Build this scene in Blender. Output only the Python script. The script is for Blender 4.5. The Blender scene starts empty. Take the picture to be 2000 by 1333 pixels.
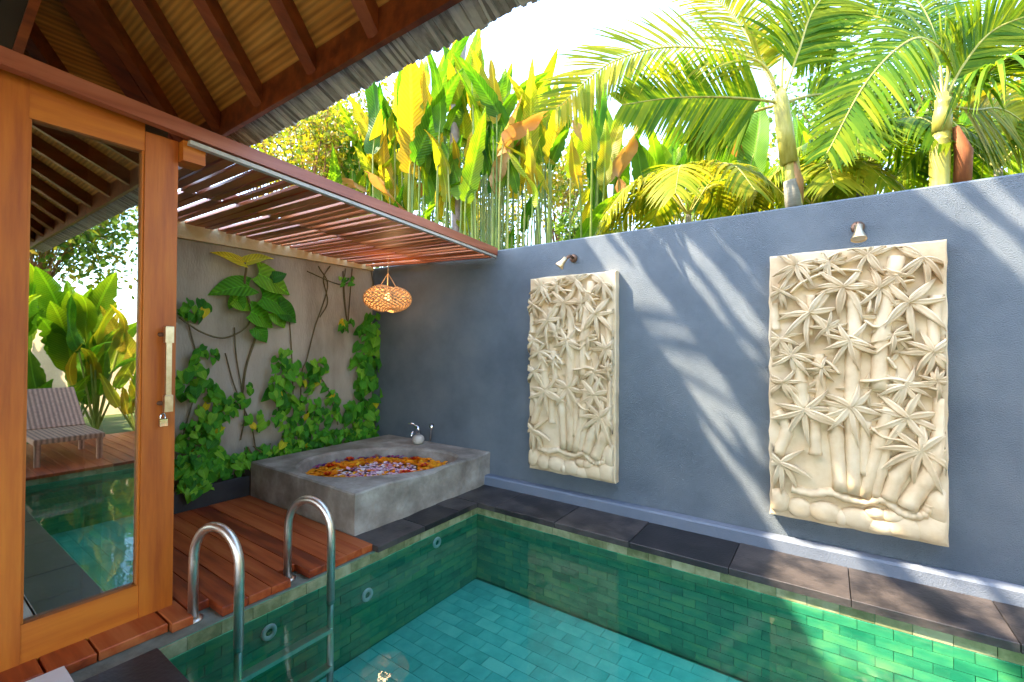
import bpy, math, random
from mathutils import Vector, Matrix
rnd = random.Random(7)
sc = bpy.context.scene
col = sc.collection
R = math.radians

# ------------------------------------------------------------------ camera
CAM = Vector((0, 0, 1.35)); FPX = 880.75; CX, CY = 1000.0, 666.5
AX = Vector((0.8193704, 0.5732449, 0.0047372)).normalized()      # image right
AZ = Vector((-0.5732568, 0.8192888, 0.0119347)).normalized()     # view direction
AY = AX.cross(AZ).normalized()                                    # image up
cd = bpy.data.cameras.new('camera'); cam = bpy.data.objects.new('camera', cd); col.objects.link(cam)
cam.matrix_world = Matrix(((AX.x, AY.x, -AZ.x, CAM.x), (AX.y, AY.y, -AZ.y, CAM.y), (AX.z, AY.z, -AZ.z, CAM.z), (0, 0, 0, 1)))
cd.sensor_width = 36; cd.lens = 36 * FPX / 2000; cd.clip_start = .05; cd.clip_end = 500
sc.camera = cam
def ray(u, v): return AX * ((u - CX) / FPX) + AY * ((CY - v) / FPX) + AZ
def onz(u, v, z): d = ray(u, v); return CAM + d * ((z - CAM.z) / d.z)
def ony(u, v, y): d = ray(u, v); return CAM + d * ((y - CAM.y) / d.y)
def onx(u, v, x): d = ray(u, v); return CAM + d * ((x - CAM.x) / d.x)
def ond(u, v, d): return CAM + ray(u, v) * d

# ------------------------------------------------------------------ light
SUN = Vector((.55, .33, -.79)).normalized()        # the way sunlight travels
w = bpy.data.worlds.new('World'); sc.world = w; w.use_nodes = True
nt = w.node_tree; bg = nt.nodes['Background']
sky = nt.nodes.new('ShaderNodeTexSky'); sky.sky_type = 'NISHITA'; sky.sun_disc = False
sky.sun_elevation = math.asin(-SUN.z); sky.sun_rotation = math.atan2(-SUN.x, -SUN.y)
sky.air_density = 1.0; sky.dust_density = 1.2; sky.ozone_density = 1.0
nt.links.new(sky.outputs[0], bg.inputs[0]); bg.inputs[1].default_value = .15
sl = bpy.data.lights.new('sun', 'SUN'); sl.energy = 2.7; sl.angle = R(.55); sl.color = (1, .82, .61)
so = bpy.data.objects.new('sun', sl); col.objects.link(so)
so.rotation_euler = SUN.to_track_quat('-Z', 'Y').to_euler(); so.location = (-6, -3, 12)
vs = sc.view_settings; vs.view_transform = 'Standard'; vs.look = 'None'; vs.exposure = 3.25; vs.gamma = 1; vs.use_curve_mapping = False
sc.render.engine = 'CYCLES'; cy = sc.cycles
cy.use_denoising = True; cy.max_bounces = 10; cy.diffuse_bounces = 5; cy.glossy_bounces = 5; cy.transparent_max_bounces = 16
cy.caustics_reflective = False; cy.caustics_refractive = False; cy.sample_clamp_indirect = 6
try: cy.denoiser = 'OPENIMAGEDENOISE'
except Exception: pass

# ------------------------------------------------------------------ materials
MATS = {}
def newmat(name):
    m = bpy.data.materials.new(name); m.use_nodes = True; MATS[name] = m
    return m, m.node_tree.nodes, m.node_tree.links, m.node_tree.nodes['Principled BSDF']
def ramp(n, stops):
    r = n.new('ShaderNodeValToRGB'); e = r.color_ramp.elements
    while len(e) < len(stops): e.new(.5)
    for k, (p, c) in enumerate(stops): e[k].position = p; e[k].color = (*c, 1)
    return r
def mat(name, stops, scale=6, stretch=(1, 1, 1), rough=.6, bump=0, bscale=60, bdist=.01, metal=0, randomize=0, spec=.5, detail=6, coat=0, bvor=False, bands=None):
    """noise-mottled surface; stops = list of colours, randomize = colour shift from piece to piece"""
    m, n, l, p = newmat(name)
    g = n.new('ShaderNodeNewGeometry'); mp = n.new('ShaderNodeMapping'); mp.inputs['Scale'].default_value = stretch
    l.new(g.outputs['Position'], mp.inputs[0])
    oi = n.new('ShaderNodeObjectInfo')
    ad = n.new('ShaderNodeMath'); ad.operation = 'ADD'; l.new(oi.outputs['Random'], ad.inputs[0]); l.new(g.outputs['Random Per Island'], ad.inputs[1])
    fr = n.new('ShaderNodeMath'); fr.operation = 'FRACT'; l.new(ad.outputs[0], fr.inputs[0])
    t = n.new('ShaderNodeTexNoise'); t.noise_dimensions = '4D'; t.inputs['Scale'].default_value = scale; t.inputs['Detail'].default_value = detail; t.inputs['Roughness'].default_value = .6
    l.new(mp.outputs[0], t.inputs['Vector'])
    if randomize:
        mu = n.new('ShaderNodeMath'); mu.operation = 'MULTIPLY'; mu.inputs[1].default_value = 40; l.new(fr.outputs[0], mu.inputs[0]); l.new(mu.outputs[0], t.inputs['W'])
    k = len(stops) - 1
    r = ramp(n, [(.3 + .4 * i / max(k, 1), c) for i, c in enumerate(stops)])
    fac = t.outputs['Fac']
    if randomize:
        a2 = n.new('ShaderNodeMath'); a2.operation = 'MULTIPLY_ADD'; a2.inputs[1].default_value = randomize; a2.inputs[2].default_value = -randomize / 2
        l.new(fr.outputs[0], a2.inputs[0]); a3 = n.new('ShaderNodeMath'); a3.operation = 'ADD'; l.new(a2.outputs[0], a3.inputs[0]); l.new(fac, a3.inputs[1]); fac = a3.outputs[0]
    l.new(fac, r.inputs[0]); rc = r.outputs[0]
    if bands:
        sx = n.new('ShaderNodeSeparateXYZ'); l.new(g.outputs['Position'], sx.inputs[0])
        q1 = n.new('ShaderNodeMath'); q1.operation = 'MULTIPLY'; q1.inputs[1].default_value = 6.2832 / bands[1]; l.new(sx.outputs[bands[0]], q1.inputs[0])
        q2 = n.new('ShaderNodeMath'); q2.operation = 'SINE'; l.new(q1.outputs[0], q2.inputs[0])
        q3 = n.new('ShaderNodeMath'); q3.operation = 'MULTIPLY_ADD'; q3.inputs[1].default_value = bands[2]; q3.inputs[2].default_value = 1; l.new(q2.outputs[0], q3.inputs[0])
        vm = n.new('ShaderNodeVectorMath'); vm.operation = 'SCALE'; l.new(rc, vm.inputs[0]); l.new(q3.outputs[0], vm.inputs['Scale']); rc = vm.outputs[0]
    l.new(rc, p.inputs['Base Color'])
    p.inputs['Roughness'].default_value = rough; p.inputs['Metallic'].default_value = metal; p.inputs['Specular IOR Level'].default_value = spec
    if coat: p.inputs['Coat Weight'].default_value = coat
    if bump:
        if bvor: b = n.new('ShaderNodeTexVoronoi'); b.inputs['Scale'].default_value = bscale; out = b.outputs['Distance']
        else: b = n.new('ShaderNodeTexNoise'); b.inputs['Scale'].default_value = bscale; b.inputs['Detail'].default_value = 4; out = b.outputs['Fac']
        l.new(mp.outputs[0], b.inputs['Vector'])
        bm = n.new('ShaderNodeBump'); bm.inputs['Strength'].default_value = bump; bm.inputs['Distance'].default_value = bdist
        l.new(out, bm.inputs['Height']); l.new(bm.outputs[0], p.inputs['Normal'])
    return m
def leafmat(name, stops, trans=.45, rough=.45, tint=(1.5, 1.35, .5), scale=5, veins=0, spec=.3):
    m, n, l, p = newmat(name)
    g = n.new('ShaderNodeNewGeometry'); oi = n.new('ShaderNodeObjectInfo')
    ad = n.new('ShaderNodeMath'); ad.operation = 'ADD'; l.new(oi.outputs['Random'], ad.inputs[0]); l.new(g.outputs['Random Per Island'], ad.inputs[1])
    fr = n.new('ShaderNodeMath'); fr.operation = 'FRACT'; l.new(ad.outputs[0], fr.inputs[0])
    t = n.new('ShaderNodeTexNoise'); t.inputs['Scale'].default_value = scale; t.inputs['Detail'].default_value = 5; l.new(g.outputs['Position'], t.inputs['Vector'])
    a = n.new('ShaderNodeMath'); a.operation = 'MULTIPLY_ADD'; a.inputs[1].default_value = .9; a.inputs[2].default_value = -.45; l.new(t.outputs['Fac'], a.inputs[0])
    b = n.new('ShaderNodeMath'); b.operation = 'ADD'; l.new(a.outputs[0], b.inputs[0]); l.new(fr.outputs[0], b.inputs[1])
    k = len(stops) - 1
    r = ramp(n, [(i / k, c) for i, c in enumerate(stops)]); l.new(b.outputs[0], r.inputs[0])
    rc = r.outputs[0]
    if veins:
        tc = n.new('ShaderNodeTexCoord'); sx = n.new('ShaderNodeSeparateXYZ'); l.new(tc.outputs['Object'], sx.inputs[0])
        def M_(op, a_, b_, c_=None):
            q = n.new('ShaderNodeMath'); q.operation = op
            for i_, v_ in enumerate((a_, b_, c_)):
                if v_ is None: continue
                if isinstance(v_, (int, float)): q.inputs[i_].default_value = v_
                else: l.new(v_, q.inputs[i_])
            return q.outputs[0]
        ay = M_('ABSOLUTE', sx.outputs[1], 0); az = M_('ABSOLUTE', sx.outputs[2], 0)
        sn = M_('SINE', M_('MULTIPLY', M_('MULTIPLY_ADD', ay, -.8, az), veins * 6.28), 0)
        mid = M_('LESS_THAN', ay, .012)
        f1 = M_('MULTIPLY_ADD', sn, .16, 1.0); f2 = M_('MULTIPLY_ADD', mid, .6, f1)
        vm = n.new('ShaderNodeVectorMath'); vm.operation = 'SCALE'; l.new(rc, vm.inputs[0]); l.new(f2, vm.inputs['Scale']); rc = vm.outputs[0]
        bq = n.new('ShaderNodeBump'); bq.inputs['Strength'].default_value = .35; bq.inputs['Distance'].default_value = .01; l.new(sn, bq.inputs['Height']); l.new(bq.outputs[0], p.inputs['Normal'])
    l.new(rc, p.inputs['Base Color']); p.inputs['Roughness'].default_value = rough; p.inputs['Specular IOR Level'].default_value = spec
    tr = n.new('ShaderNodeBsdfTranslucent'); mx = n.new('ShaderNodeMix'); mx.data_type = 'RGBA'; mx.blend_type = 'MULTIPLY'; mx.inputs[0].default_value = 1
    l.new(rc, mx.inputs[6]); mx.inputs[7].default_value = (*tint, 1); mx.clamp_result = False
    l.new(mx.outputs[2], tr.inputs[0])
    ms = n.new('ShaderNodeMixShader'); ms.inputs[0].default_value = trans
    l.new(p.outputs[0], ms.inputs[1]); l.new(tr.outputs[0], ms.inputs[2]); l.new(ms.outputs[0], n['Material Output'].inputs[0])
    return m

mat('stucco', [(.135, .168, .20), (.175, .212, .243), (.215, .252, .28)], scale=2.2, rough=.9, bump=1, bscale=170, bdist=.018, spec=.2)
mat('plinth', [(.13, .16, .205), (.17, .20, .245)], scale=3, rough=.85, bump=.5, bscale=120, bdist=.006, spec=.2)
mat('concrete', [(.26, .215, .16), (.42, .355, .275), (.52, .45, .36)], scale=1.8, stretch=(1, 1.7, .55), rough=.9, bump=.4, bscale=40, bdist=.01, detail=10)
mat('tub_concrete', [(.15, .125, .095), (.29, .255, .205), (.48, .44, .37)], scale=4.5, rough=.7, bump=.6, bscale=28, bdist=.012, detail=10)
mat('slab_cream', [(.74, .52, .24), (.86, .70, .42)], scale=6, rough=.8, bump=.3, bscale=30)  # cream made extra bright, standing in for sun on the wall cap
mat('limestone', [(.58, .42, .235), (.70, .555, .345), (.77, .645, .445)], scale=5, rough=.75, bump=.25, bscale=90, bdist=.004)
mat('black_stone', [(.008, .008, .009), (.020, .018, .019), (.065, .055, .05)], scale=5, rough=.42, bump=.3, bscale=50, bdist=.006, randomize=.25)
mat('grey_ledge', [(.12, .13, .09), (.25, .26, .19)], scale=12, rough=.8, bump=.3)
mat('tile_green', [(.03, .29, .17), (.08, .45, .245), (.23, .58, .25)], scale=5, stretch=(1, 1, 2.6), rough=.35, randomize=.22, bump=.2, bscale=35, bdist=.004)
mat('tile_floor', [(.05, .44, .36), (.10, .60, .50), (.20, .72, .58)], scale=5, rough=.35, randomize=.2, bump=.2, bscale=35, bdist=.004)  # bluer than the wall tiles: the water's tint is put into the colour
mat('tile_dry', [(.12, .15, .055), (.24, .26, .12), (.36, .37, .21)], scale=14, rough=.75, randomize=.3, bump=.3, bscale=60, bdist=.004)
mat('grout', [(.03, .34, .20), (.06, .46, .28)], scale=10, rough=.9)
def wood(name, stops, axis, rough=.45, rz=.25, coat=0, scale=10):
    st = [9, 9, 9]; st['xyz'.index(axis)] = .7
    return mat(name, stops, scale=scale / 5, stretch=tuple(st), rough=rough, randomize=rz, bump=.15, bscale=9, bdist=.004, coat=coat)
DOORC = [(.28, .052, .002), (.43, .105, .004), (.54, .16, .009)]
wood('door_wood_v', DOORC, 'z', rough=.55); wood('door_wood_h', DOORC, 'y', rough=.55)
wood('beam_wood', [(.20, .04, .015), (.32, .085, .04), (.40, .13, .07)], 'y', rz=.1)
wood('deck_wood', [(.16, .020, .003), (.36, .060, .008), (.46, .12, .028)], 'x', rough=.5, rz=.3)
wood('slat_wood', [(.30, .06, .014), (.48, .13, .03), (.60, .22, .07)], 'x', rz=.35)
wood('rafter_wood', [(.10, .02, .006), (.19, .042, .010), (.26, .07, .018)], 'y', rz=.2)
mat('ceiling_board', [(.26, .09, .012), (.46, .19, .03), (.58, .28, .06)], scale=2.0, stretch=(.8, 14, 14), rough=.7, bump=.3, bscale=7, bdist=.01, bands=(1, .023, .25))
mat('ceiling_board_side', [(.26, .09, .012), (.46, .19, .03), (.58, .28, .06)], scale=2.0, stretch=(14, .8, 14), rough=.7, bump=.3, bscale=7, bdist=.01, bands=(0, .023, .25))
mat('shingle', [(.17, .155, .14), (.34, .32, .295), (.50, .475, .445)], scale=9, rough=.9, randomize=.5, bump=.4, bscale=40)
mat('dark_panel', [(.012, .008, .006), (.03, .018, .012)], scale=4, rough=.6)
mat('cream_tile', [(.68, .61, .52), (.78, .71, .62)], scale=3, rough=.4)
mat('steel', [(.66, .59, .49), (.78, .71, .61)], scale=20, rough=.36, metal=1)
mat('chrome', [(.62, .62, .62), (.72, .72, .72)], scale=5, rough=.1, metal=1)
mat('brass', [(.55, .40, .22), (.75, .60, .38)], scale=30, rough=.35, metal=1)
mat('bronze', [(.10, .06, .045), (.22, .13, .08)], scale=40, rough=.45, metal=.8)
mat('pale_ceramic', [(.52, .46, .38), (.66, .60, .5)], scale=8, rough=.3)
mat('white_plastic', [(.9, .92, .86), (.93, .95, .9)], scale=8, rough=.4)
mat('rattan', [(.60, .34, .14), (.76, .50, .25), (.84, .62, .36)], scale=30, rough=.6)
mat('wicker', [(.30, .15, .10), (.50, .28, .19)], scale=40, rough=.6, bands=(1, .045, .4))
mat('planter_black', [(.012, .012, .013), (.03, .03, .03)], scale=8, rough=.6, bump=.2)
mat('soil', [(.05, .035, .02), (.09, .065, .04)], scale=8, rough=1, bump=.5)
mat('ground_grass', [(.04, .07, .015), (.07, .11, .02), (.12, .10, .05)], scale=2, rough=1, bump=.6, bscale=30)
mat('white_render', [(.72, .70, .70), (.82, .80, .80)], scale=2, rough=.9)
mat('cream_render', [(.50, .37, .24), (.62, .48, .33)], scale=3, rough=.9, bump=.3)
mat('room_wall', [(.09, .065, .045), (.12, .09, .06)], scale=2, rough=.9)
mat('bark_grey', [(.20, .16, .14), (.36, .30, .27)], scale=14, rough=.9, bump=.5)
mat('bark_brown', [(.12, .055, .02), (.24, .11, .035)], scale=14, rough=.9, bump=.5)
mat('palm_stem', [(.20, .19, .025), (.36, .33, .05), (.45, .42, .12)], scale=4, stretch=(6, 6, 1.5), rough=.5)
mat('palm_grey', [(.10, .10, .075), (.22, .21, .16)], scale=8, stretch=(1, 1, 6), rough=.8)
mat('sheath_brown', [(.16, .045, .012), (.30, .10, .025)], scale=8, stretch=(5, 5, 1), rough=.8)
mat('vine_stem', [(.09, .07, .025), (.20, .15, .06)], scale=20, rough=.8)
mat('stalk', [(.08, .15, .015), (.17, .25, .03), (.28, .30, .06)], scale=6, rough=.5, randomize=.4)
leafmat('pothos', [(.03, .17, .012), (.06, .29, .016), (.12, .40, .02), (.24, .50, .03)], trans=.25, veins=8)
leafmat('pothos_gold', [(.45, .52, .02), (.72, .66, .03), (.80, .62, .03)], trans=.3, veins=8)  # yellow raised to carry the glow of sun through the top leaves
leafmat('heliconia', [(.03, .12, .008), (.09, .22, .010), (.18, .29, .014), (.30, .32, .016), (.38, .27, .02)], trans=.5, veins=30)
leafmat('banana', [(.05, .15, .01), (.12, .26, .012), (.24, .33, .016)], trans=.5, veins=30)
leafmat('dead_leaf', [(.26, .11, .035), (.38, .20, .07), (.46, .30, .13)], trans=.3)
leafmat('palm', [(.045, .13, .008), (.12, .22, .010), (.25, .31, .014)], trans=.45, spec=.12)
leafmat('palm_gold', [(.12, .20, .012), (.26, .29, .016), (.36, .32, .025)], trans=.45, spec=.12)
leafmat('tree_leaf', [(.07, .15, .01), (.18, .24, .014), (.31, .30, .02), (.36, .24, .035)], trans=.45)
leafmat('tree_leaf_dark', [(.04, .10, .012), (.08, .18, .02), (.16, .26, .025)], trans=.4)
for nm, c in (('petal_orange', [(.92, .24, .004), (.94, .36, .008), (.94, .52, .03)]), ('petal_pink', [(.85, .42, .55), (.88, .64, .74), (.9, .84, .82)]),
              ('petal_purple', [(.14, .02, .16), (.26, .04, .26), (.34, .03, .12)]), ('petal_red', [(.55, .012, .006), (.75, .04, .008)])):
    leafmat(nm, c, trans=.1, tint=(1.1, 1, 1))
# water: fresnel mirror over clear green-tinted transmission
m, n, l, p = newmat('water'); n.remove(p)
tr = n.new('ShaderNodeBsdfTransparent'); tr.inputs[0].default_value = (.78, .97, .92, 1)
gl = n.new('ShaderNodeBsdfGlossy'); gl.inputs['Roughness'].default_value = .015
fz = n.new('ShaderNodeFresnel'); fz.inputs[0].default_value = 1.48
tx = n.new('ShaderNodeTexNoise'); tx.inputs['Scale'].default_value = 5; tx.inputs['Detail'].default_value = 2
gp = n.new('ShaderNodeNewGeometry'); l.new(gp.outputs['Position'], tx.inputs['Vector'])
bm = n.new('ShaderNodeBump'); bm.inputs['Strength'].default_value = .06; bm.inputs['Distance'].default_value = .02; l.new(tx.outputs['Fac'], bm.inputs['Height'])
l.new(bm.outputs[0], gl.inputs['Normal'])
ms = n.new('ShaderNodeMixShader'); l.new(fz.outputs[0], ms.inputs[0]); l.new(tr.outputs[0], ms.inputs[1]); l.new(gl.outputs[0], ms.inputs[2]); l.new(ms.outputs[0], n['Material Output'].inputs[0])
# door glass
m, n, l, p = newmat('glass'); n.remove(p)
tr = n.new('ShaderNodeBsdfTransparent'); tr.inputs[0].default_value = (.62, .66, .60, 1)
gl = n.new('ShaderNodeBsdfGlossy'); gl.inputs['Roughness'].default_value = .004; gl.inputs['Color'].default_value = (.85, .9, .85, 1)
fz = n.new('ShaderNodeFresnel'); fz.inputs[0].default_value = 1.5
ma = n.new('ShaderNodeMath'); ma.operation = 'MULTIPLY_ADD'; ma.inputs[1].default_value = .8; ma.inputs[2].default_value = .42; l.new(fz.outputs[0], ma.inputs[0])
ms = n.new('ShaderNodeMixShader'); l.new(ma.outputs[0], ms.inputs[0]); l.new(tr.outputs[0], ms.inputs[1]); l.new(gl.outputs[0], ms.inputs[2]); l.new(ms.outputs[0], n['Material Output'].inputs[0])
m, n, l, p = newmat('bulb'); p.inputs['Base Color'].default_value = (1, .7, .3, 1); p.inputs['Emission Color'].default_value = (1, .55, .2, 1); p.inputs['Emission Strength'].default_value = .5

# ------------------------------------------------------------------ mesh helpers
class MB:
    def __init__(s): s.v = []; s.f = []
    def add(s, vs, fs):
        k = len(s.v); s.v += [tuple(x) for x in vs]; s.f += [tuple(i + k for i in q) for q in fs]; return s
    def box(s, lo, hi, bev=0):
        x0, y0, z0 = lo; x1, y1, z1 = hi
        return s.add([(x0, y0, z0), (x1, y0, z0), (x1, y1, z0), (x0, y1, z0), (x0, y0, z1), (x1, y0, z1), (x1, y1, z1), (x0, y1, z1)],
                     [(0, 3, 2, 1), (4, 5, 6, 7), (0, 1, 5, 4), (1, 2, 6, 5), (2, 3, 7, 6), (3, 0, 4, 7)])
    def bbox(s, lo, hi, b=.004):
        """box with chamfered top edges"""
        x0, y0, z0 = lo; x1, y1, z1 = hi
        return s.add([(x0, y0, z0), (x1, y0, z0), (x1, y1, z0), (x0, y1, z0), (x0, y0, z1 - b), (x1, y0, z1 - b), (x1, y1, z1 - b), (x0, y1, z1 - b),
                      (x0 + b, y0 + b, z1), (x1 - b, y0 + b, z1), (x1 - b, y1 - b, z1), (x0 + b, y1 - b, z1)],
                     [(0, 3, 2, 1), (0, 1, 5, 4), (1, 2, 6, 5), (2, 3, 7, 6), (3, 0, 4, 7), (4, 5, 9, 8), (5, 6, 10, 9), (6, 7, 11, 10), (7, 4, 8, 11), (8, 9, 10, 11)])
    def beam(s, a, b, wd, ht, up=(0, 0, 1)):
        """rectangular bar from a to b (points on its bottom centre line)"""
        a = Vector(a); b = Vector(b); t = (b - a).normalized(); sd = t.cross(Vector(up)).normalized(); u = sd.cross(t)
        q = []
        for p in (a, b): q += [p - sd * wd / 2, p + sd * wd / 2, p + sd * wd / 2 + u * ht, p - sd * wd / 2 + u * ht]
        return s.add(q, [(0, 1, 2, 3), (7, 6, 5, 4), (0, 4, 5, 1), (1, 5, 6, 2), (2, 6, 7, 3), (3, 7, 4, 0)])
    def tube(s, path, r, n=8, caps=True):
        P = [Vector(p) for p in path]; rr = r if isinstance(r, (list, tuple)) else [r] * len(P)
        vs = []; ref = None
        for i, p in enumerate(P):
            t = (P[min(i + 1, len(P) - 1)] - P[max(i - 1, 0)]).normalized()
            if ref is None: ref = t.orthogonal().normalized()
            ref = (ref - t * ref.dot(t)).normalized(); b = t.cross(ref)
            for k in range(n):
                a = 2 * math.pi * k / n; vs.append(p + (ref * math.cos(a) + b * math.sin(a)) * rr[i])
        fs = [(i * n + k, i * n + (k + 1) % n, (i + 1) * n + (k + 1) % n, (i + 1) * n + k) for i in range(len(P) - 1) for k in range(n)]
        if caps: fs += [tuple(range(n))[::-1], tuple(range((len(P) - 1) * n, len(P) * n))]
        return s.add(vs, fs)
    def lathe(s, prof, c=(0, 0, 0), n=20, axis=Vector((0, 0, 1))):
        axis = Vector(axis).normalized(); a = axis.orthogonal().normalized(); b = axis.cross(a); c = Vector(c); vs = []
        for r, h in prof:
            for k in range(n):
                t = 2 * math.pi * k / n; vs.append(c + axis * h + (a * math.cos(t) + b * math.sin(t)) * max(r, 1e-4))
        fs = [(i * n + k, i * n + (k + 1) % n, (i + 1) * n + (k + 1) % n, (i + 1) * n + k) for i in range(len(prof) - 1) for k in range(n)]
        return s.add(vs, fs)
    def mesh(s, name, m=None, smooth=False):
        me = bpy.data.meshes.new(name); me.from_pydata(s.v, [], s.f)
        if m: me.materials.append(MATS[m])
        if smooth: me.polygons.foreach_set('use_smooth', [True] * len(me.polygons))
        me.update(); return me
def link(name, me, parent=None, loc=(0, 0, 0), rot=None, scale=None):
    o = bpy.data.objects.new(name, me); col.objects.link(o); o.location = loc
    if rot is not None:
        if hasattr(rot, 'w'): o.rotation_mode = 'QUATERNION'; o.rotation_quaternion = rot
        else: o.rotation_euler = rot
    if scale is not None: o.scale = scale if hasattr(scale, '__len__') else (scale,) * 3
    if parent is not None:
        o.parent = parent; o.location = Vector(loc) - world_loc(parent)
    return o
def world_loc(o):
    v = Vector((0, 0, 0))
    while o is not None: v = v + o.location; o = o.parent
    return v
def tag(o, label=None, cat=None, group=None, kind=None):
    if label: o['label'] = label
    if cat: o['category'] = cat
    if group: o['group'] = group
    if kind: o['kind'] = kind
    return o
def thing(name, loc, label, cat, group=None):
    o = bpy.data.objects.new(name, None); col.objects.link(o); o.location = loc; o.empty_display_size = .1
    return tag(o, label, cat, group)
def part(name, mb, m, parent, smooth=False, kind=None):
    """mb built in world coordinates"""
    o = link(name, mb.mesh(name, m, smooth), parent); 
    if kind: o['kind'] = kind
    return o
def bez(pts, n=12):
    """smooth curve through pts"""
    P = [Vector(p) for p in pts]; P = [P[0] * 2 - P[1]] + P + [P[-1] * 2 - P[-2]]; out = []
    for i in range(1, len(P) - 2):
        for k in range(n):
            t = k / n; a, b, c, d = P[i - 1:i + 3]
            out.append(.5 * (2 * b + (c - a) * t + (2 * a - 5 * b + 4 * c - d) * t * t + (3 * b - a - 3 * c + d) * t ** 3))
    out.append(P[-2]); return out

# ------------------------------------------------------------------ setting
YW = 3.57; XB = -4.6; PX0, PX1, PY0, PY1, PF = -2.5, 1.05, .74, 3.06, -.66; WL = -.11
# ground: one sheet with the pool cut out of it
xs = [-70, PX0 - .03, PX1 + .03, 70]; ys = [-70, PY0 - .03, PY1 + .03, 90]
vs_ = [(x, y, -.09) for y in ys for x in xs]; fs_ = [(j * 4 + i, j * 4 + i + 1, j * 4 + i + 5, j * 4 + i + 4) for j in range(3) for i in range(3) if (i, j) != (1, 1)]
tag(link('ground', MB().add(vs_, fs_).mesh('ground', 'ground_grass')), kind='structure')

# pool basin: mortar shell and stone tiles
pool = link('pool', MB().box((PX0 - .03, PY0 - .03, PF - .05), (PX1 + .03, PY1 + .03, PF - .013)).add(
    [(PX0 - .013, PY0 - .013, PF - .02), (PX1 + .013, PY0 - .013, PF - .02), (PX1 + .013, PY1 + .013, PF - .02), (PX0 - .013, PY1 + .013, PF - .02),
     (PX0 - .013, PY0 - .013, -.042), (PX1 + .013, PY0 - .013, -.042), (PX1 + .013, PY1 + .013, -.042), (PX0 - .013, PY1 + .013, -.042)],
    [(0, 1, 5, 4), (1, 2, 6, 5), (2, 3, 7, 6), (3, 0, 4, 7)]).mesh('pool', 'grout'))
tag(pool, kind='structure')
TW, RH = .15, .0549
def tile_mesh(sx, sy, sz, m):
    return MB().box((-sx / 2, -sy / 2, -sz / 2), (sx / 2, sy / 2, sz / 2)).mesh('tile', m)
TM = {}
rest = {}
ntile = [0]
def tile(c, size, m, single):
    c = Vector(c); key = (tuple(round(q, 4) for q in size), m)
    if single and ntile[0] < 300:
        if key not in TM: TM[key] = tile_mesh(*size, m)
        link('tile', TM[key], pool, c); ntile[0] += 1
    else:
        h = Vector(size) / 2; rest.setdefault(m, MB()).box(c - h, c + h)
G = .0026
rows = [(-.043, WL + .004, 'tile_dry')] + [(WL + .004 - k * RH, WL + .004 - (k + 1) * RH, 'tile_green') for k in range(10)]
def spans(a, b, off, TW=TW):
    x = a - off; out = []
    while x < b - 1e-6:
        s, e = max(a, x), min(b, x + TW)
        if e - s > .012: out.append((s, e))
        x += TW
    return out
for r_, (zt, zb, m_) in enumerate(rows):
    off = (r_ % 2) * TW / 2; zc = (zt + zb) / 2; hz = zt - zb - G
    for s, e in spans(PX0, PX1, off): tile(((s + e) / 2, PY1 + .006 + rnd.uniform(-.0015, .0015), zc), (e - s - G, .013, hz), m_, True)
    for s, e in spans(PY0, PY1, off): tile((PX0 - .006 + rnd.uniform(-.0015, .0015), (s + e) / 2, zc), (.013, e - s - G, hz), m_, True)
fl = []
yy = PY0; k = 0
while yy < PY1 - .01:
    for s, e in spans(PX0, PX1, (k % 2) * .1, .2): fl.append((((s + e) / 2, yy + .05, PF - .006), (e - s - G, min(.1, PY1 - yy) - G, .013)))
    yy += .1; k += 1
fl.sort(key=lambda q: (q[0][0] + 2.0) ** 2 + (q[0][1] - 2.6) ** 2)
for c, sz in fl: tile(c, sz, 'tile_floor', True)
for r_, (zt, zb, m_) in enumerate(rows):
    off = (r_ % 2) * TW / 2; zc = (zt + zb) / 2; hz = zt - zb - G
    for s, e in spans(PX0, PX1, off): tile(((s + e) / 2, PY0 - .006, zc), (e - s - G, .013, hz), m_, False)
    for s, e in spans(PY0, PY1, off): tile((PX1 + .006, (s + e) / 2, zc), (.013, e - s - G, hz), m_, False)
for k, mb in rest.items(): part('tile_field', mb, k, pool, kind='stuff')
# pool inlets
for (u, v), z in zip(((717, 1162), (853, 1060), (525, 1235)), (0, 0, 0)):
    q = onx(u, v, PX0 + .004)
    o = part('pool_inlet', MB().lathe([(.043, 0), (.041, .009), (.022, .012), (.019, .002)], q, 18, (1, 0, 0)), 'white_plastic', pool, True)
tag(link('water', MB().add([(PX0, PY0, WL), (PX1, PY0, WL), (PX1, PY1, WL), (PX0, PY1, WL)], [(0, 1, 2, 3)]).mesh('water', 'water')), kind='structure')

# coping of black stone
cop = link('pool_coping', MB().box((-2.86, PY1 + .02, -.12), (3.2, YW - .02, -.045)).box((PX0 - .26, 2.02, -.12), (PX0 - .02, PY1 + .02, -.046)).mesh('coping_bed', 'grey_ledge')); tag(cop, kind='structure')
x = -2.87; k = 0
for e in (-2.30, -1.72, -1.13, -.50, .10, .72, 1.30, 1.9, 2.5, 3.2):
    part('coping_stone', MB().bbox((x + .002, PY1 - .022, -.042), (e - .002, YW - .096, rnd.uniform(-.001, .002)), .003), 'black_stone', cop); x = e
for a, b in ((1.985, 2.42), (2.42, 2.80), (2.80, PY1 - .024)):
    part('coping_stone', MB().bbox((PX0 - .27, a + .002, -.042), (PX0 + .02, b - .002, -.004 + rnd.uniform(-.001, .002)), .003), 'black_stone', cop)
for a, b in ((-2.46, -1.86), (-1.86, -1.26), (-1.26, -.66), (-.66, 0), (0, .6), (.6, 1.3)):
    part('coping_stone', MB().bbox((a + .002, .50, -.042), (b - .002, PY0 - .02 + .04, rnd.uniform(-.004, -.001)), .003), 'black_stone', cop)
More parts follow.
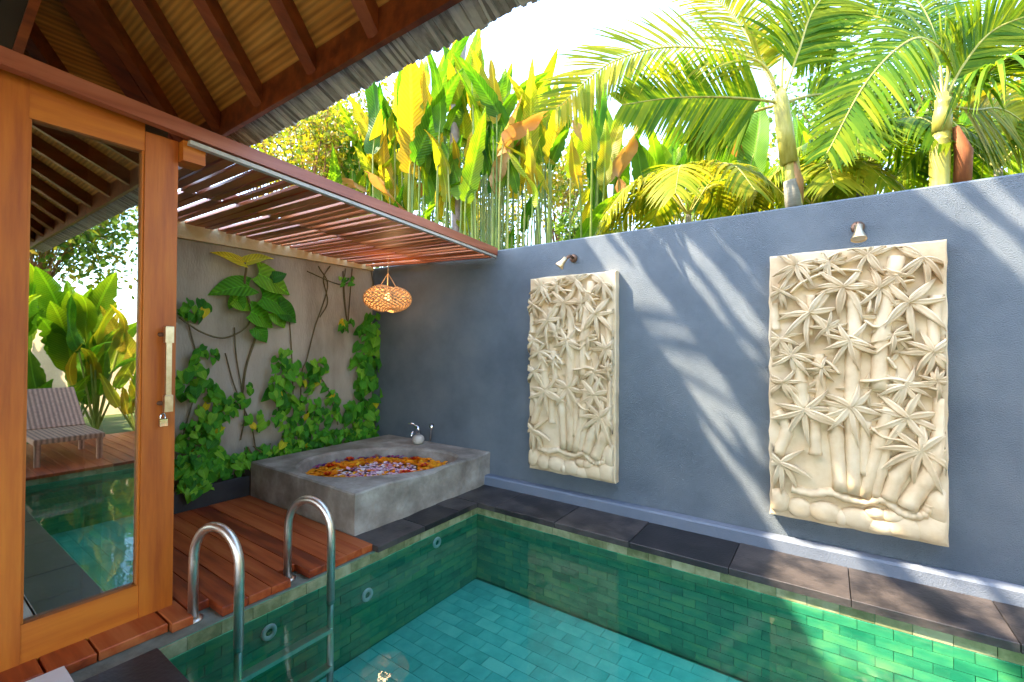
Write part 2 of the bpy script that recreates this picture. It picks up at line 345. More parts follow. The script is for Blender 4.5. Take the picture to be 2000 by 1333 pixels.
# terraces
ter = link('terrace', MB().box((-2.66, -6.0, -.085), (3.4, .5, -.022)).mesh('terrace_bed', 'grey_ledge')); tag(ter, kind='structure')
for i in range(10):
    for j in range(6):
        part('floor_tile', MB().bbox((-2.64 + i * .6 + .002, .494 - (j + 1) * .6 + .002, -.021), (-2.64 + (i + 1) * .6 - .002, .494 - j * .6 - .002, -.002), .002), 'cream_tile', ter)

# side deck of the pool, facing the door (seen in its glass)
sd = link('side_deck', MB().box((PX1 + .03, .78, -.085), (3.3, PY1 - .01, -.05)).mesh('deck_bed', 'grey_ledge')); tag(sd, kind='structure')
for i in range(19):
    y0 = .79 + i * .12
    if y0 + .117 < PY1 - .02: part('plank', MB().bbox((PX1 - .01, y0, -.045), (3.3, y0 + .116, -.012), .003), 'deck_wood', sd)

# deck in front of the tub
dk = link('deck', MB().box((-4.32, .30, -.09), (PX0 - .016, 2.0, -.048)).mesh('deck_bed', 'grey_ledge')); tag(dk, kind='structure')
edges = [.955, 1.06, 1.19, 1.31, 1.42, 1.53, 1.66, 1.79, 1.905, 1.992]
for i in range(len(edges) - 1):
    a, b = edges[i], edges[i + 1]
    x1 = PX0 - .045 + rnd.uniform(-.004, .004)
    if i in (0, 4): x1 = PX0 - .20
    part('plank', MB().bbox((-4.27, a + .0016, -.044), (x1, b - .0016, rnd.uniform(-.001, .001)), .002), 'deck_wood', dk)
for a, b, x0, x1 in ((.86, .952, -2.84, PX0 - .10), (.60, .855, -2.84, PX0 - .13), (.44, .596, -2.84, PX0 - .13), (.30, .436, -2.84, PX0 - .15)):
    part('plank', MB().bbox((x0, a + .002, -.044), (x1, b - .002, rnd.uniform(-.004, .0)), .004), 'deck_wood', dk)

# boundary wall, blue-grey roughcast
bw = thing('boundary_wall', (0, YW, 0), 'blue-grey roughcast garden wall behind the pool', 'wall')
part('wall_face', MB().bbox((XB - .2, YW, -.3), (4.0, YW + .16, 2.305), .012), 'stucco', bw)
part('plinth', MB().bbox((-2.82, YW - .095, -.12), (4.0, YW - .001, .085), .012), 'plinth', bw)
# concrete wall behind the tub
cw = thing('concrete_wall', (XB, 2.2, 0), 'weathered bare concrete wall behind the tub carrying climbing vines', 'wall')
part('wall_face', MB().box((XB - .18, .6, -.3), (XB, YW - .003, 2.27)), 'concrete', cw)
mb = MB(); a0 = (XB - .16, .75, 2.275); 
mb.add([(x_, y_, z_) for y_, z0_, z1_ in ((.70, 2.275, 2.475), (YW - .01, 2.274, 2.335)) for x_, z_ in ((XB - .17, z0_), (XB + .03, z0_), (XB + .03, z1_), (XB - .17, z1_))], [(0, 1, 2, 3), (7, 6, 5, 4), (0, 4, 5, 1), (1, 5, 6, 2), (2, 6, 7, 3), (3, 7, 4, 0)])
part('wall_cap', mb, 'slab_cream', cw)

# ------------------------------------------------------------------ building: door, beam, room
vd = thing('glass_door', (-2.82, .6, 0), 'wooden framed glass door reflecting the pool, at the left edge', 'door')
XD = -2.80
part('stile', MB().bbox((XD - .055, .17, -.03), (XD + .004, .385, 2.50), .004), 'door_wood_v', vd)
part('stile', MB().bbox((XD - .055, .785, -.002), (XD + .006, .925, 2.42), .004), 'door_wood_v', vd)
part('top_rail', MB().box((XD - .05, .3855, 2.32), (XD + .001, .7845, 2.498)), 'door_wood_h', vd)
part('bottom_rail', MB().box((XD - .05, .3855, -.03), (XD + .001, .7845, .16)), 'door_wood_h', vd)
part('glass_pane', MB().box((XD - .034, .38, .155), (XD - .028, .79, 2.325)), 'glass', vd)
part('glass_bead', MB().box((XD - .030, .386, .161), (XD - .004, .394, 2.319)).box((XD - .030, .776, .161), (XD - .004, .784, 2.319)), 'door_wood_v', vd)
hd = part('handle', MB().box((XD + .04, .868, 1.03), (XD + .058, .892, 1.42)), 'brass', vd)
for z in (1.01, 1.36):
    part('handle_block', MB().bbox((XD + .034, .862, z), (XD + .064, .898, z + .085), .003), 'brass', hd)
    part('handle_mount', MB().tube([(XD + .005, .855, z + .042), (XD + .036, .868, z + .042)], .011, 10), 'bronze', hd)
lk = part('padlock', MB().bbox((XD + .012, .852, .935), (XD + .034, .886, .975), .004), 'chrome', vd)
part('shackle', MB().tube([(XD + .022, .858 + .011 - .011 * math.cos(t), .972 + .028 * math.sin(t)) for t in [math.pi * i / 8 for i in range(9)]], .0035, 6), 'chrome', lk)
# second, sliding leaf behind it
s2 = thing('sliding_door', (-2.92, .4, 0), 'inner sliding glass leaf seen faintly through the door glass', 'door')
part('glass_pane', MB().box((-2.925, -.8, .10), (-2.919, .60, 2.32)), 'glass', s2)
part('stile', MB().box((-2.945, .601, .02), (-2.90, .665, 2.36)), 'door_wood_v', s2)
# rest of the building
vb = thing('villa_room', (-4, -1.5, 0), 'dark villa room behind the glass door', 'building')
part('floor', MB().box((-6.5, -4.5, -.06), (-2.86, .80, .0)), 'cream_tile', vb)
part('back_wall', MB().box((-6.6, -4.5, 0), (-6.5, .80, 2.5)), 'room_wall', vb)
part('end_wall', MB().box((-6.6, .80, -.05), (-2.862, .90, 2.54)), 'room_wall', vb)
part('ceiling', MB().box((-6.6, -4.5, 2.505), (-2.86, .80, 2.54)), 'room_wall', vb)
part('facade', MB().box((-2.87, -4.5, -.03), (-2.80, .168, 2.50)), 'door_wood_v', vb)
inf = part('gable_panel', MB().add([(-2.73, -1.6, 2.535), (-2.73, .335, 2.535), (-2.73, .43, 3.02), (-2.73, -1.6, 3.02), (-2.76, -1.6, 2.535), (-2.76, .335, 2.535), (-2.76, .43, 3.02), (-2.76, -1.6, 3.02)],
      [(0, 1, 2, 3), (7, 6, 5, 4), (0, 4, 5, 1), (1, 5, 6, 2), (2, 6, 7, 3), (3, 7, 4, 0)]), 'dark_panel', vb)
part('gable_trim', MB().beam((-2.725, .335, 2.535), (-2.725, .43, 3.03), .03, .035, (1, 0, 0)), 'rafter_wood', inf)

# pergola: long sloping beam, slats, joist
pg = thing('pergola', (-2.7, 2, 2.3), 'red-brown timber slat pergola over the tub corner', 'pergola')
def bz(y): return 2.535 - (y - .3) * .0685           # top of the beam
def pz(y, x=-2.7): f_ = (x + 4.6) / 1.9; return (bz(y) - .085) * f_ + (2.422 - .046 * (y - 1.3)) * (1 - f_)
part('front_beam', MB().beam((-2.70, -1.2, bz(-1.2) - .085), (-2.70, YW - .005, bz(YW) - .06), .05, .072), 'beam_wood', pg)
part('beam_strip', MB().beam((-2.705, .94, bz(.94) - .105), (-2.705, YW - .005, bz(YW) - .08), .036, .021), 'shingle', pg)
part('beam_block', MB().box((-2.86, .928, 2.31), (-2.738, 1.03, 2.415)), 'door_wood_h', pg)
part('joist', MB().beam((-3.62, .95, pz(.95, -3.62) + .022), (-3.62, YW - .01, pz(YW, -3.62) + .022), .04, .06), 'beam_wood', pg)
y = 1.0; i = 0
while y < 3.56:
    wd = rnd.uniform(.048, .070) if y > 1.7 else rnd.uniform(.062, .076)
    for xa, xb in ((-4.565, -3.62), (-3.62, -2.73)):
        yo = rnd.uniform(-.012, .012)
        part('slat', MB().beam((xa + .003, y + yo, pz(y, xa) - .004 + rnd.uniform(-.004, .004)), (xb - .003, y + yo + rnd.uniform(-.008, .008), pz(y, xb) - .002), wd, .02, (0, rnd.uniform(-.12, .12), 1)), 'slat_wood', pg)
    y += .0845; i += 1

# pavilion roof over the terrace: four slopes meeting at an apex, radial rafters, shingle eaves
RX0, RY1 = -3.62, 1.2; APX = Vector((-.3, -2.05, 0)); TAN = math.tan(R(30)); EZ = 2.63
RX1 = 2 * APX.x - RX0; RY0 = 2 * APX.y - RY1
def roofz(x, y): return EZ + TAN * min(x - RX0, RX1 - x, RY1 - y, y - RY0)
apex = Vector((APX.x, APX.y, roofz(APX.x, APX.y)))
rf = thing('pavilion_roof', (APX.x, APX.y, EZ), 'pavilion roof with dark rafters and grey shingle eave over the camera', 'roof')
cs = [Vector((RX0, RY1, EZ)), Vector((RX1, RY1, EZ)), Vector((RX1, RY0, EZ)), Vector((RX0, RY0, EZ))]
up = Vector((0, 0, .105))
for k in range(4):
    a, b = cs[k], cs[(k + 1) % 4]
    mb = MB().add([a + up, b + up, apex + up, a + up * 2.2, b + up * 2.2, apex + up * 2.2], [(0, 1, 2), (5, 4, 3), (0, 3, 4, 1)])
    part('ceiling_board', mb, 'ceiling_board' if k % 2 == 0 else 'ceiling_board_side', rf)
for k in range(4): part('hip_rafter', MB().beam(cs[k] + Vector((0, 0, -.03)), apex + Vector((0, 0, -.03)), .10, .13), 'rafter_wood', rf)
for xf in [-3.47, -3.0, -2.5, -1.99, -1.54, -1.06, -.55, 0, .5, 1.0, 1.5, 2.0, 2.5]:
    a = Vector((xf, RY1 - .01, EZ)); part('rafter', MB().beam(a, a.lerp(apex, .93), .055, .10), 'rafter_wood', rf)
for yf in [.75, .25, -.25, -.75, -1.25, -2.05, -2.8, -3.6, -4.4]:
    a = Vector((RX0 + .01, yf, EZ)); part('rafter', MB().beam(a, a.lerp(apex, .93), .055, .10), 'rafter_wood', rf)
part('fascia', MB().box((RX0, RY1 - .012, EZ - .035), (RX1, RY1 + .014, EZ + .11)), 'rafter_wood', rf)
part('fascia', MB().box((RX0 - .014, RY0, EZ - .035), (RX0 + .012, RY1 - .013, EZ + .11)), 'rafter_wood', rf)
sm = [MB().beam((0, 0, 0), (0, .118 + .004 * q, -.054 - .001 * q), .019, .04).mesh('eave_shingle', 'shingle') for q in range(4)]
x = RX0 - .1; em = MB()
while x < RX1 - .05:
    if x < -.55: link('eave_shingle', sm[rnd.randrange(4)], rf, (x, RY1 + .015, EZ + rnd.uniform(-.005, .004)), (rnd.uniform(-.015, .015), rnd.uniform(-.12, .12), rnd.uniform(-.05, .05)), (rnd.uniform(.8, 1.2), rnd.uniform(.97, 1.02), 1))
    else: em.beam((x, RY1 + .015, EZ), (x, RY1 + .135, EZ - .055), .019, .04)
    x += .0135
part('eave_shingle_row', em, 'shingle', rf, kind='stuff')
part('eave_backing', MB().beam((RX0 - .1, RY1 + .085, EZ + .012), (RX1, RY1 + .085, EZ + .012), .14, .05, (0, .40, .9)), 'shingle', rf)

# ------------------------------------------------------------------ tub
tb = thing('stone_tub', (-3.5, 2.8, 0), 'square concrete tub with an egg-shaped basin full of flowers', 'tub')
ZT = .30; TX0, TX1, TY0, TY1 = -4.27, -2.745, 2.0, YW - .004
bc = Vector((-3.37, 2.72)); bl, bs, ang = .70, .505, R(48)
def egg(t, k=1.0):
    x_ = math.cos(t) * bl * k; y_ = math.sin(t) * bs * k * (1 - .14 * math.cos(t))
    return Vector((bc.x + x_ * math.cos(ang) - y_ * math.sin(ang), bc.y + x_ * math.sin(ang) + y_ * math.cos(ang)))
def torect(d):
    s = 1e9
    if d.x > 1e-9: s = min(s, (TX1 - bc.x) / d.x)
    if d.x < -1e-9: s = min(s, (TX0 - bc.x) / d.x)
    if d.y > 1e-9: s = min(s, (TY1 - bc.y) / d.y)
    if d.y < -1e-9: s = min(s, (TY0 - bc.y) / d.y)
    return bc + d * s
angs = []
N = 120
for k in range(N):
    p_ = egg(2 * math.pi * k / N) - bc; angs.append(math.atan2(p_.y, p_.x) % (2 * math.pi))
cor = [math.atan2(y_ - bc.y, x_ - bc.x) % (2 * math.pi) for x_ in (TX0, TX1) for y_ in (TY0, TY1)]
for c in cor:
    j = min(range(N), key=lambda q: abs((angs[q] - c + math.pi) % (2 * math.pi) - math.pi)); angs[j] = c
angs.sort()
def eggray(a):
    d = Vector((math.cos(a), math.sin(a))); lo, hi = 0, 2
    def inside(p):
        q = p - bc; x_ = (q.x * math.cos(ang) + q.y * math.sin(ang)) / bl; y_ = (-q.x * math.sin(ang) + q.y * math.cos(ang)) / bs
        return x_ * x_ + (y_ / (1 - .14 * max(-1, min(1, x_)))) ** 2 < 1
    for _ in range(30):
        md = (lo + hi) / 2
        if inside(bc + d * md): lo = md
        else: hi = md
    return d * lo
rings = []
def dip(p):   # the rim sags where the basin comes near the pool side
    if p.x > TX1 - .25: return -.022 * math.exp(-((p.y - 2.78) / .2) ** 2) * (1 - (TX1 - p.x) / .25) + .006 * math.sin(p.y * 9)
    return 0
for kind in ('bot', 'b1', 'b2', 'edge', 'top', 'mid', 'rim', 'in0', 'in1', 'in2', 'floor'):
    rg = []
    for a in angs:
        o_ = torect(Vector((math.cos(a), math.sin(a)))); e_ = eggray(a); wv = 0
        if o_.x > TX1 - .002: wv = .010 * math.sin(o_.y * 8.3) + .006 * math.sin(o_.y * 21)
        if kind in ('bot', 'b1', 'b2', 'edge'):
            z_ = {'bot': -.06, 'b1': .08, 'b2': .2, 'edge': ZT - .012}[kind]
            rg.append((o_.x + wv * (1 if kind in ('b1', 'b2') else .6), o_.y, z_ + (dip(o_) if kind == 'edge' else 0)))
        elif kind == 'top': q = bc + (o_ - bc) * (1 - .010 / (o_ - bc).length); rg.append((q.x + wv * .6, q.y, ZT + dip(q)))
        elif kind == 'mid': q = bc + e_ * .5 + (o_ - bc) * .5; rg.append((q.x, q.y, ZT + dip(q) * .4 + rnd.uniform(-.001, .001)))
        elif kind == 'rim': q = bc + e_ * 1.02; rg.append((q.x, q.y, ZT + dip(q) * .3))
        elif kind == 'in0': q = bc + e_ * .985; rg.append((q.x, q.y, ZT - .02))
        elif kind == 'in1': q = bc + e_ * .94; rg.append((q.x, q.y, ZT - .13))
        elif kind == 'in2': q = bc + e_ * .8; rg.append((q.x, q.y, ZT - .25))
        else: q = bc + e_ * .1; rg.append((q.x, q.y, ZT - .29))
    rings.append(rg)
N = len(angs)
mb = MB().add([p for rg in rings for p in rg], [(i * N + k, i * N + (k + 1) % N, (i + 1) * N + (k + 1) % N, (i + 1) * N + k) for i in range(len(rings) - 1) for k in range(N)] + [tuple(range((len(rings) - 1) * N, len(rings) * N))])
part('basin', mb, 'tub_concrete', tb)
tw = MB().add([(*(bc + eggray(a) * .94), ZT - .12) for a in angs], [tuple(range(N))])
tag(link('tub_water', tw.mesh('tub_water', 'water')), kind='structure')
# floating petals
def petals(name, m, pts, label, size):
    mb = MB()
    for x_, y_, z_ in pts:
        s = rnd.uniform(*size); a = rnd.uniform(0, 6.28); tl = rnd.uniform(-.5, .5); c, s_ = math.cos(a), math.sin(a)
        loc = [(-1, 0, 0), (-.3, -.7, .18), (.6, -.6, .2), (1, 0, .15 + tl * .5), (.6, .6, .2), (-.3, .7, .18), (.1, 0, -.02)]
        q = [(x_ + s * (p[0] * c - p[1] * s_), y_ + s * (p[0] * s_ + p[1] * c), z_ + s * (p[2] + p[0] * tl * .5)) for p in loc]
        mb.add(q, [(0, 1, 6), (1, 2, 6), (2, 3, 6), (3, 4, 6), (4, 5, 6), (5, 0, 6)])
    tag(link(name, mb.mesh(name, m)), label, 'petals', kind='stuff')
def eggpt(r): t = rnd.uniform(0, 2 * math.pi); p = eggray(t) * r; return bc + p
po, pp, pv = [], [], []
for _ in range(1500):
    r_ = math.sqrt(rnd.random()) * .91; p_ = eggpt(r_); z_ = ZT - .114 + rnd.uniform(0, .02)
    q_ = p_ - bc; inner = (r_ < .50 and rnd.random() < .9) or (r_ < .58 and rnd.random() < .4)
    if inner:
        rr_ = rnd.random(); (pp if rr_ < .62 else pv if rr_ < .78 else po).append((p_.x, p_.y, z_ + rnd.uniform(0, .012)))
    else: (po if rnd.random() < .93 else pv).append((p_.x, p_.y, z_))
for _ in range(1100):
    r_ = rnd.uniform(.50, .91); p_ = eggpt(r_); po.append((p_.x, p_.y, ZT - .11 + rnd.uniform(0, .03)))
for _ in range(120):
    t = rnd.uniform(R(95), R(215)); p_ = bc + eggray(t) * rnd.uniform(.87, .925); pv.append((p_.x, p_.y, ZT - .105 + rnd.uniform(0, .03)))
petals('orange_petals', 'petal_orange', po, 'orange marigold petals floating round the edge of the tub', (.018, .032))
petals('pink_petals', 'petal_pink', pp, 'pink and white petals floating in the middle of the tub', (.02, .032))
petals('purple_petals', 'petal_purple', pv, 'dark purple petals scattered among the floating flowers', (.014, .024))
def fl_mesh():
    mb = MB()
    for ring, (n_, l_, zz) in enumerate(((9, .055, 0), (7, .036, .012))):
        for k in range(n_):
            a = 2 * math.pi * k / n_ + ring * .3; c, s_ = math.cos(a), math.sin(a)
            loc = [(.006, 0, 0), (.5 * l_, -.33 * l_, .01), (l_, -.12 * l_, .014), (l_, .12 * l_, .014), (.5 * l_, .33 * l_, .01), (.55 * l_, 0, .003)]
            mb.add([(p[0] * c - p[1] * s_, p[0] * s_ + p[1] * c, p[2] + zz) for p in loc], [(0, 1, 5), (1, 2, 5), (2, 3, 5), (3, 4, 5), (4, 0, 5)])
    return mb.mesh('corolla', 'petal_red')
fm = fl_mesh(); fc = MB().lathe([(.013, 0), (.013, .012), (.008, .019), (.0005, .021)], (0, 0, .004), 10).mesh('flower_center', 'petal_orange')
for (u, v), lab in (((793, 926), 'largest red flower at the front rim of the tub water'), ((829, 911), 'red flower at the right end of the tub water'), ((812, 897), 'red flower near the tap side of the tub water'),
                    ((682, 898), 'red flower at the back left of the tub water'), ((645, 912), 'red flower at the left end of the tub water'), ((640, 927), 'small red flower at the front left rim of the tub water'), ((735, 892), 'red flower at the back middle of the tub water')):
    q = onz(u, v, ZT - .085); t = thing('red_flower', q, lab, 'flower', 'red flowers floating in the tub'); s = 1.25 if 'largest' in lab else .72 if 'small' in lab else .9
    for nm, me in (('corolla', fm), ('flower_center', fc)):
        o = bpy.data.objects.new(nm, me); col.objects.link(o); o.parent = t
    t.scale = (s, s, s); t.rotation_euler = (rnd.uniform(-.15, .15), rnd.uniform(-.15, .15), rnd.uniform(0, 3))
# tap
fq = Vector((-3.60, 3.40, ZT))
fp = thing('tub_tap', fq, 'small chrome tap with a round pale base on the tub corner', 'tap')
part('base', MB().lathe([(.03, 0), (.055, .012), (.066, .045), (.06, .075), (.04, .092), (.001, .096)], fq, 20), 'pale_ceramic', fp, True)
part('body', MB().tube([fq + Vector((-.02, .02, .09)), fq + Vector((-.03, .03, .15)), fq + Vector((-.045, .015, .19))], [.026, .022, .028], 14), 'chrome', fp, True)
part('spout', MB().tube(bez([fq + Vector((-.02, .02, .12)), fq + Vector((.01, -.04, .15)), fq + Vector((.015, -.10, .13)), fq + Vector((.015, -.115, .10))], 6), .013, 10), 'chrome', fp, True)
part('lever', MB().tube([fq + Vector((-.04, .02, .185)), fq + Vector((-.06, -.02, .215)), fq + Vector((-.10, -.05, .215))], [.012, .010, .008], 8), 'chrome', fp, True)
part('hand_shower', MB().tube([fq + Vector((.06, .12, .02)), fq + Vector((.075, .12, .13)), fq + Vector((.10, .10, .20))], [.012, .012, .026], 10), 'chrome', fp, True)

# ------------------------------------------------------------------ pool ladder
ld = thing('pool_ladder', (-2.5, 1.26, 0), 'stainless steel pool ladder with two hooped handrails', 'ladder')
fr_, ft_ = [], []
for y0, y1 in ((.965, 1.05), (1.455, 1.545)):
    A = Vector((PX0 - .145, y0, -.044)); B = Vector((PX0 + .155, y1, -.1)); pth = [A, Vector((A.x, A.y, .25))]
    for k in range(1, 16):
        t = math.pi * k / 16; c = A.lerp(B, .5 - .5 * math.cos(t)); pth.append(Vector((c.x, c.y, .25 + .195 * math.sin(t) ** .9)))
    pth += [Vector((B.x, B.y, .25)), Vector((B.x, B.y, -.13))]
    h = part('handrail', MB().tube(pth, .0225, 16), 'steel', ld, True)
    part('lower_rail', MB().tube([Vector((B.x, B.y, -.12)), Vector((B.x, B.y, -.62))], .019, 14), 'steel', ld, True)
    part('foot_flange', MB().lathe([(.045, 0), (.045, .006), (.03, .012), (.023, .012)], A + Vector((0, 0, -.002)), 18), 'steel', ld, True)
    fr_.append(B)
for z in (-.285, -.5):
    a, b = fr_[0].copy(), fr_[1].copy(); a.z = b.z = z
    part('tread', MB().beam(a, b, .055, .022), 'steel', ld)

# ------------------------------------------------------------------ carved relief panels
def relief(px_of, frame, label, seed, xscale):
    """one carved slab; px_of turns a mark on the carving into panel metres (a across, b up)"""
    rr = random.Random(seed); x0, z0, W, H, yf = frame
    t = thing('relief_panel', (x0 + W / 2, YW, z0), label, 'wall relief', 'carved bamboo reliefs')
    def P(a, b, h): return (x0 + a, yf - h, z0 + b)
    # slab with an uneven outline
    prof = []
    n_ = 14
    for k in range(n_): prof.append((W * k / n_, rr.uniform(-.006, .004)))
    for k in range(n_ * 2): prof.append((W + rr.uniform(-.003, .003), H * k / n_ / 2))
    for k in range(n_): prof.append((W - W * k / n_, H + rr.uniform(-.003, .006)))
    for k in range(n_ * 2): prof.append((rr.uniform(-.007, .004), H - H * k / n_ / 2))
    L = len(prof); mb = MB()
    mb.add([(x0 + a, YW - .002, z0 + b) for a, b in prof] + [P(a, b, -.006) for a, b in prof] + [P(a + (W / 2 - a) * .015, b + (H / 2 - b) * .012, 0) for a, b in prof],
           [(k, (k + 1) % L, L + (k + 1) % L, L + k) for k in range(L)] + [(L + k, L + (k + 1) % L, 2 * L + (k + 1) % L, 2 * L + k) for k in range(L)] + [tuple(range(2 * L, 3 * L))])
    part('slab', mb, 'limestone', t)
    inside = lambda a, b, e=.010: (min(max(a, e), W - e), min(max(b, e), H - e))
    def ridge(name, pts, r, hgt, n=7, nodes=None):
        pp_ = bez([Vector((a, b, 0)) for a, b in pts], 6) if len(pts) > 2 else [Vector((*pts[0], 0)).lerp(Vector((*pts[1], 0)), k / 10) for k in range(11)]
        vs = []; m_ = len(pp_); ed = .008 + rr.uniform(0, .014)
        for i, q in enumerate(pp_):
            tg = (pp_[min(i + 1, m_ - 1)] - pp_[max(i - 1, 0)]).normalized(); sd_ = Vector((-tg.y, tg.x, 0)); g = 1.0
            if nodes and (i % nodes == 0): g = 1.16
            tp = .55 if (i in (0, m_ - 1) and name == 'vine') else 1
            for k in range(n):
                a = math.pi * k / (n - 1); w_ = q + sd_ * math.cos(a) * r * g * tp
                aa, bb = inside(w_.x, w_.y, ed + .0007 * k); vs.append(P(aa, bb, -.002 + math.sin(a) * hgt * g * tp))
        fs = [(i * n + k, i * n + k + 1, (i + 1) * n + k + 1, (i + 1) * n + k) for i in range(m_ - 1) for k in range(n - 1)] + [tuple(range(n))[::-1], tuple(range((m_ - 1) * n, m_ * n))]
        part(name, MB().add(vs, fs), 'limestone', t, True)
    def leaf(c, a, l_, w_, h0, h1, bend):
        d = Vector((math.cos(a), math.sin(a))); sd_ = Vector((-d.y, d.x)); vs = []; S = 7; ed = .008 + rr.uniform(0, .014)
        for i in range(S + 1):
            s = i / S; q = c + d * l_ * s + sd_ * bend * l_ * s * s; hw = w_ * (math.sin(math.pi * min(1, .06 + .94 * s) ** .75)) ** .9 * .5 + .0015; h = h0 + (h1 - h0) * s + .012 * math.sin(math.pi * s)
            for f_, g in ((-1, -.03), (-1, -.006), (-.45, .004), (0, -.006), (.45, .004), (1, -.006), (1, -.03)):
                w2 = q + sd_ * hw * f_; aa, bb = inside(w2.x, w2.y, ed + .0006 * (3 - abs(f_) * 3)); vs.append(P(aa, bb, max(-.002, h + g)))
        n = 7; fs = [(i * n + k, i * n + k + 1, (i + 1) * n + k + 1, (i + 1) * n + k) for i in range(S) for k in range(n - 1)]
        part('leaf', MB().add(vs, fs), 'limestone', t, True)
    for pts, r in CULM: ridge('culm', [px_of(*p) for p in pts], r * SC, r * SC * 1.1, 8, 5)
    for cx_, cy_, rx, ry in STONE:
        a, b = px_of(cx_, cy_); rx *= SC; ry *= SC; ed = .007 + rr.uniform(0, .01); vs = [P(*inside(a, b), .046)]; R1, R2 = 4, 14
        for i in range(1, R1 + 1):
            f_ = math.sin(math.pi / 2 * i / R1); hh = math.cos(math.pi / 2 * i / R1)
            for k in range(R2):
                th = 2 * math.pi * k / R2; aa, bb = inside(a + rx * f_ * math.cos(th), b + ry * f_ * math.sin(th), ed + .0008 * (R1 - i)); vs.append(P(aa, bb, .046 * hh ** .6 - .002))
        fs = [(0, 1 + k, 1 + (k + 1) % R2) for k in range(R2)] + [(1 + i * R2 + k, 1 + (i + 1) * R2 + k, 1 + (i + 1) * R2 + (k + 1) % R2, 1 + i * R2 + (k + 1) % R2) for i in range(R1 - 1) for k in range(R2)]
        part('stone', MB().add(vs, fs), 'limestone', t, True)
    ridge('branch', [px_of(*p) for p in BRANCH], 30 * SC, .045, 7, 3)
    for pts in VINE: ridge('vine', [px_of(*p) for p in pts], 13 * SC, .058, 6)
    for _ in range(9):
        c = Vector((rr.uniform(.08, W - .08), rr.uniform(.45, H - .12))); base = rr.uniform(0, 360)
        for k in range(6): leaf(c, R(base + 60 * k + rr.uniform(-15, 15)), rr.uniform(.10, .15), rr.uniform(.022, .03), .012, .008, rr.uniform(-.4, .4))
    for cx_, cy_, rad in SPRAY:
        c = Vector(px_of(cx_, cy_)); rad *= SC; n_ = rr.choice((9, 10, 11)); base = rr.uniform(-25, 25)
        for k in range(n_):
            a = R(base + 360 * k / n_ + rr.uniform(-13, 13)); dn = max(0, -math.sin(a))
            if math.sin(a) > .75 and rr.random() < .6: continue
            leaf(c, a, rad * rr.uniform(.8, 1.12) * (.85 + .25 * dn), min(.038, rad * rr.uniform(.14, .18)), .036 + rr.uniform(0, .026), .014 + rr.uniform(0, .034), rr.uniform(-.4, .4))
    return t
# marks read off the right-hand carving
def crop(cx_, cy_): return 1480 + cx_ / 3.81, 430 + cy_ / 3.81
Y2 = 1181
SPRAY = [(285, 340, 185), (530, 325, 130), (820, 265, 170), (1225, 285, 195), (640, 500, 220), (900, 510, 160), (165, 530, 140), (385, 690, 240), (1120, 610, 250), (165, 890, 175), (680, 900, 195), (250, 1010, 185), (1300, 980, 200), (185, 1205, 170), (1090, 1235, 185),
         (350, 230 + Y2, 250), (690, 205 + Y2, 235), (1110, 285 + Y2, 245), (1215, 535 + Y2, 265), (170, 620 + Y2, 215), (1020, 420, 110), (520, 800, 130), (1010, 860, 130), (480, 1100, 120), (1330, 1200, 120)]
CULM = [([(720, 2040), (700, 1350), (720, 750), (700, 540)], 45), ([(790, 2060), (930, 1580), (985, 1400)], 44), ([(905, 1260), (930, 800), (1040, 270)], 48), ([(620, 2020), (580, 1560), (560, 1350)], 44),
        ([(430, 1750), (420, 1480)], 38), ([(330, 1400), (300, 1050)], 46), ([(475, 1380), (450, 1000)], 36), ([(870, 2060), (960, 1680)], 36), ([(970, 2080), (1060, 1880), (1190, 1740)], 48),
        ([(1110, 2140), (1270, 1900), (1370, 1650), (1400, 1330)], 56), ([(1310, 960), (1330, 560)], 34), ([(790, 1900), (800, 1500)], 34), ([(150, 1740), (215, 1560), (140, 1420)], 40), ([(130, 820), (115, 620)], 34), ([(380, 860), (400, 560)], 30)]
STONE = [(150, 905 + Y2, 78, 95), (310, 965 + Y2, 80, 78), (500, 995 + Y2, 105, 78), (740, 1045 + Y2, 108, 78), (910, 1110 + Y2, 80, 62), (1090, 1115 + Y2, 115, 82), (1310, 1135 + Y2, 112, 100), (1360, 960 + Y2, 80, 115), (875, 1005 + Y2, 62, 45), (1000, 1030 + Y2, 66, 48), (620, 1040 + Y2, 40, 60)]
BRANCH = [(250, 820 + Y2), (400, 860 + Y2), (540, 850 + Y2), (650, 890 + Y2), (800, 920 + Y2), (930, 905 + Y2), (1050, 990 + Y2), (1150, 1020 + Y2), (1240, 1010 + Y2), (1280, 940 + Y2)]
VINE = [[(240, 550), (330, 470), (480, 400), (620, 375), (780, 385)], [(830, 590), (900, 510), (1050, 470), (1170, 450)], [(860, 380), (1000, 385), (1170, 430)], [(790, 745), (850, 790), (900, 800)], [(560, 940), (620, 890), (700, 870), (860, 950)],
        [(870, 1000), (980, 920), (1160, 870)], [(760, 1200), (870, 1195), (1000, 1180), (1180, 1220), (1380, 1275)], [(590, 510), (650, 500), (760, 540), (830, 600), (820, 700)], [(460, 370), (520, 290), (620, 240)], [(840, 360 + Y2), (930, 430 + Y2), (1080, 460 + Y2), (1210, 540 + Y2)],
        [(290, 330), (350, 350), (390, 410)], [(960, 1020), (1000, 1070), (1030, 1110)], [(500, 1040), (560, 1090), (610, 1150)]]
YF = YW - .075; XL, XR, ZB, ZH = -.322, .556, .232, 1.735
SC = 1 / 3.81 / FPX * 3.0
def pxr(cx_, cy_): q = ony(*crop(cx_, cy_), YF - .02); return (q.x - XL, q.z - ZB)
relief(pxr, (XL, ZB, XR - XL, ZH, YF), 'pale stone carving of bamboo under the right wall lamp', 3, 1)
XL1, XR1 = -2.245, -1.415
k1 = (XR1 - XL1) / (XR - XL)
def pxl(cx_, cy_): a, b = pxr(cx_, cy_); return a * k1, b
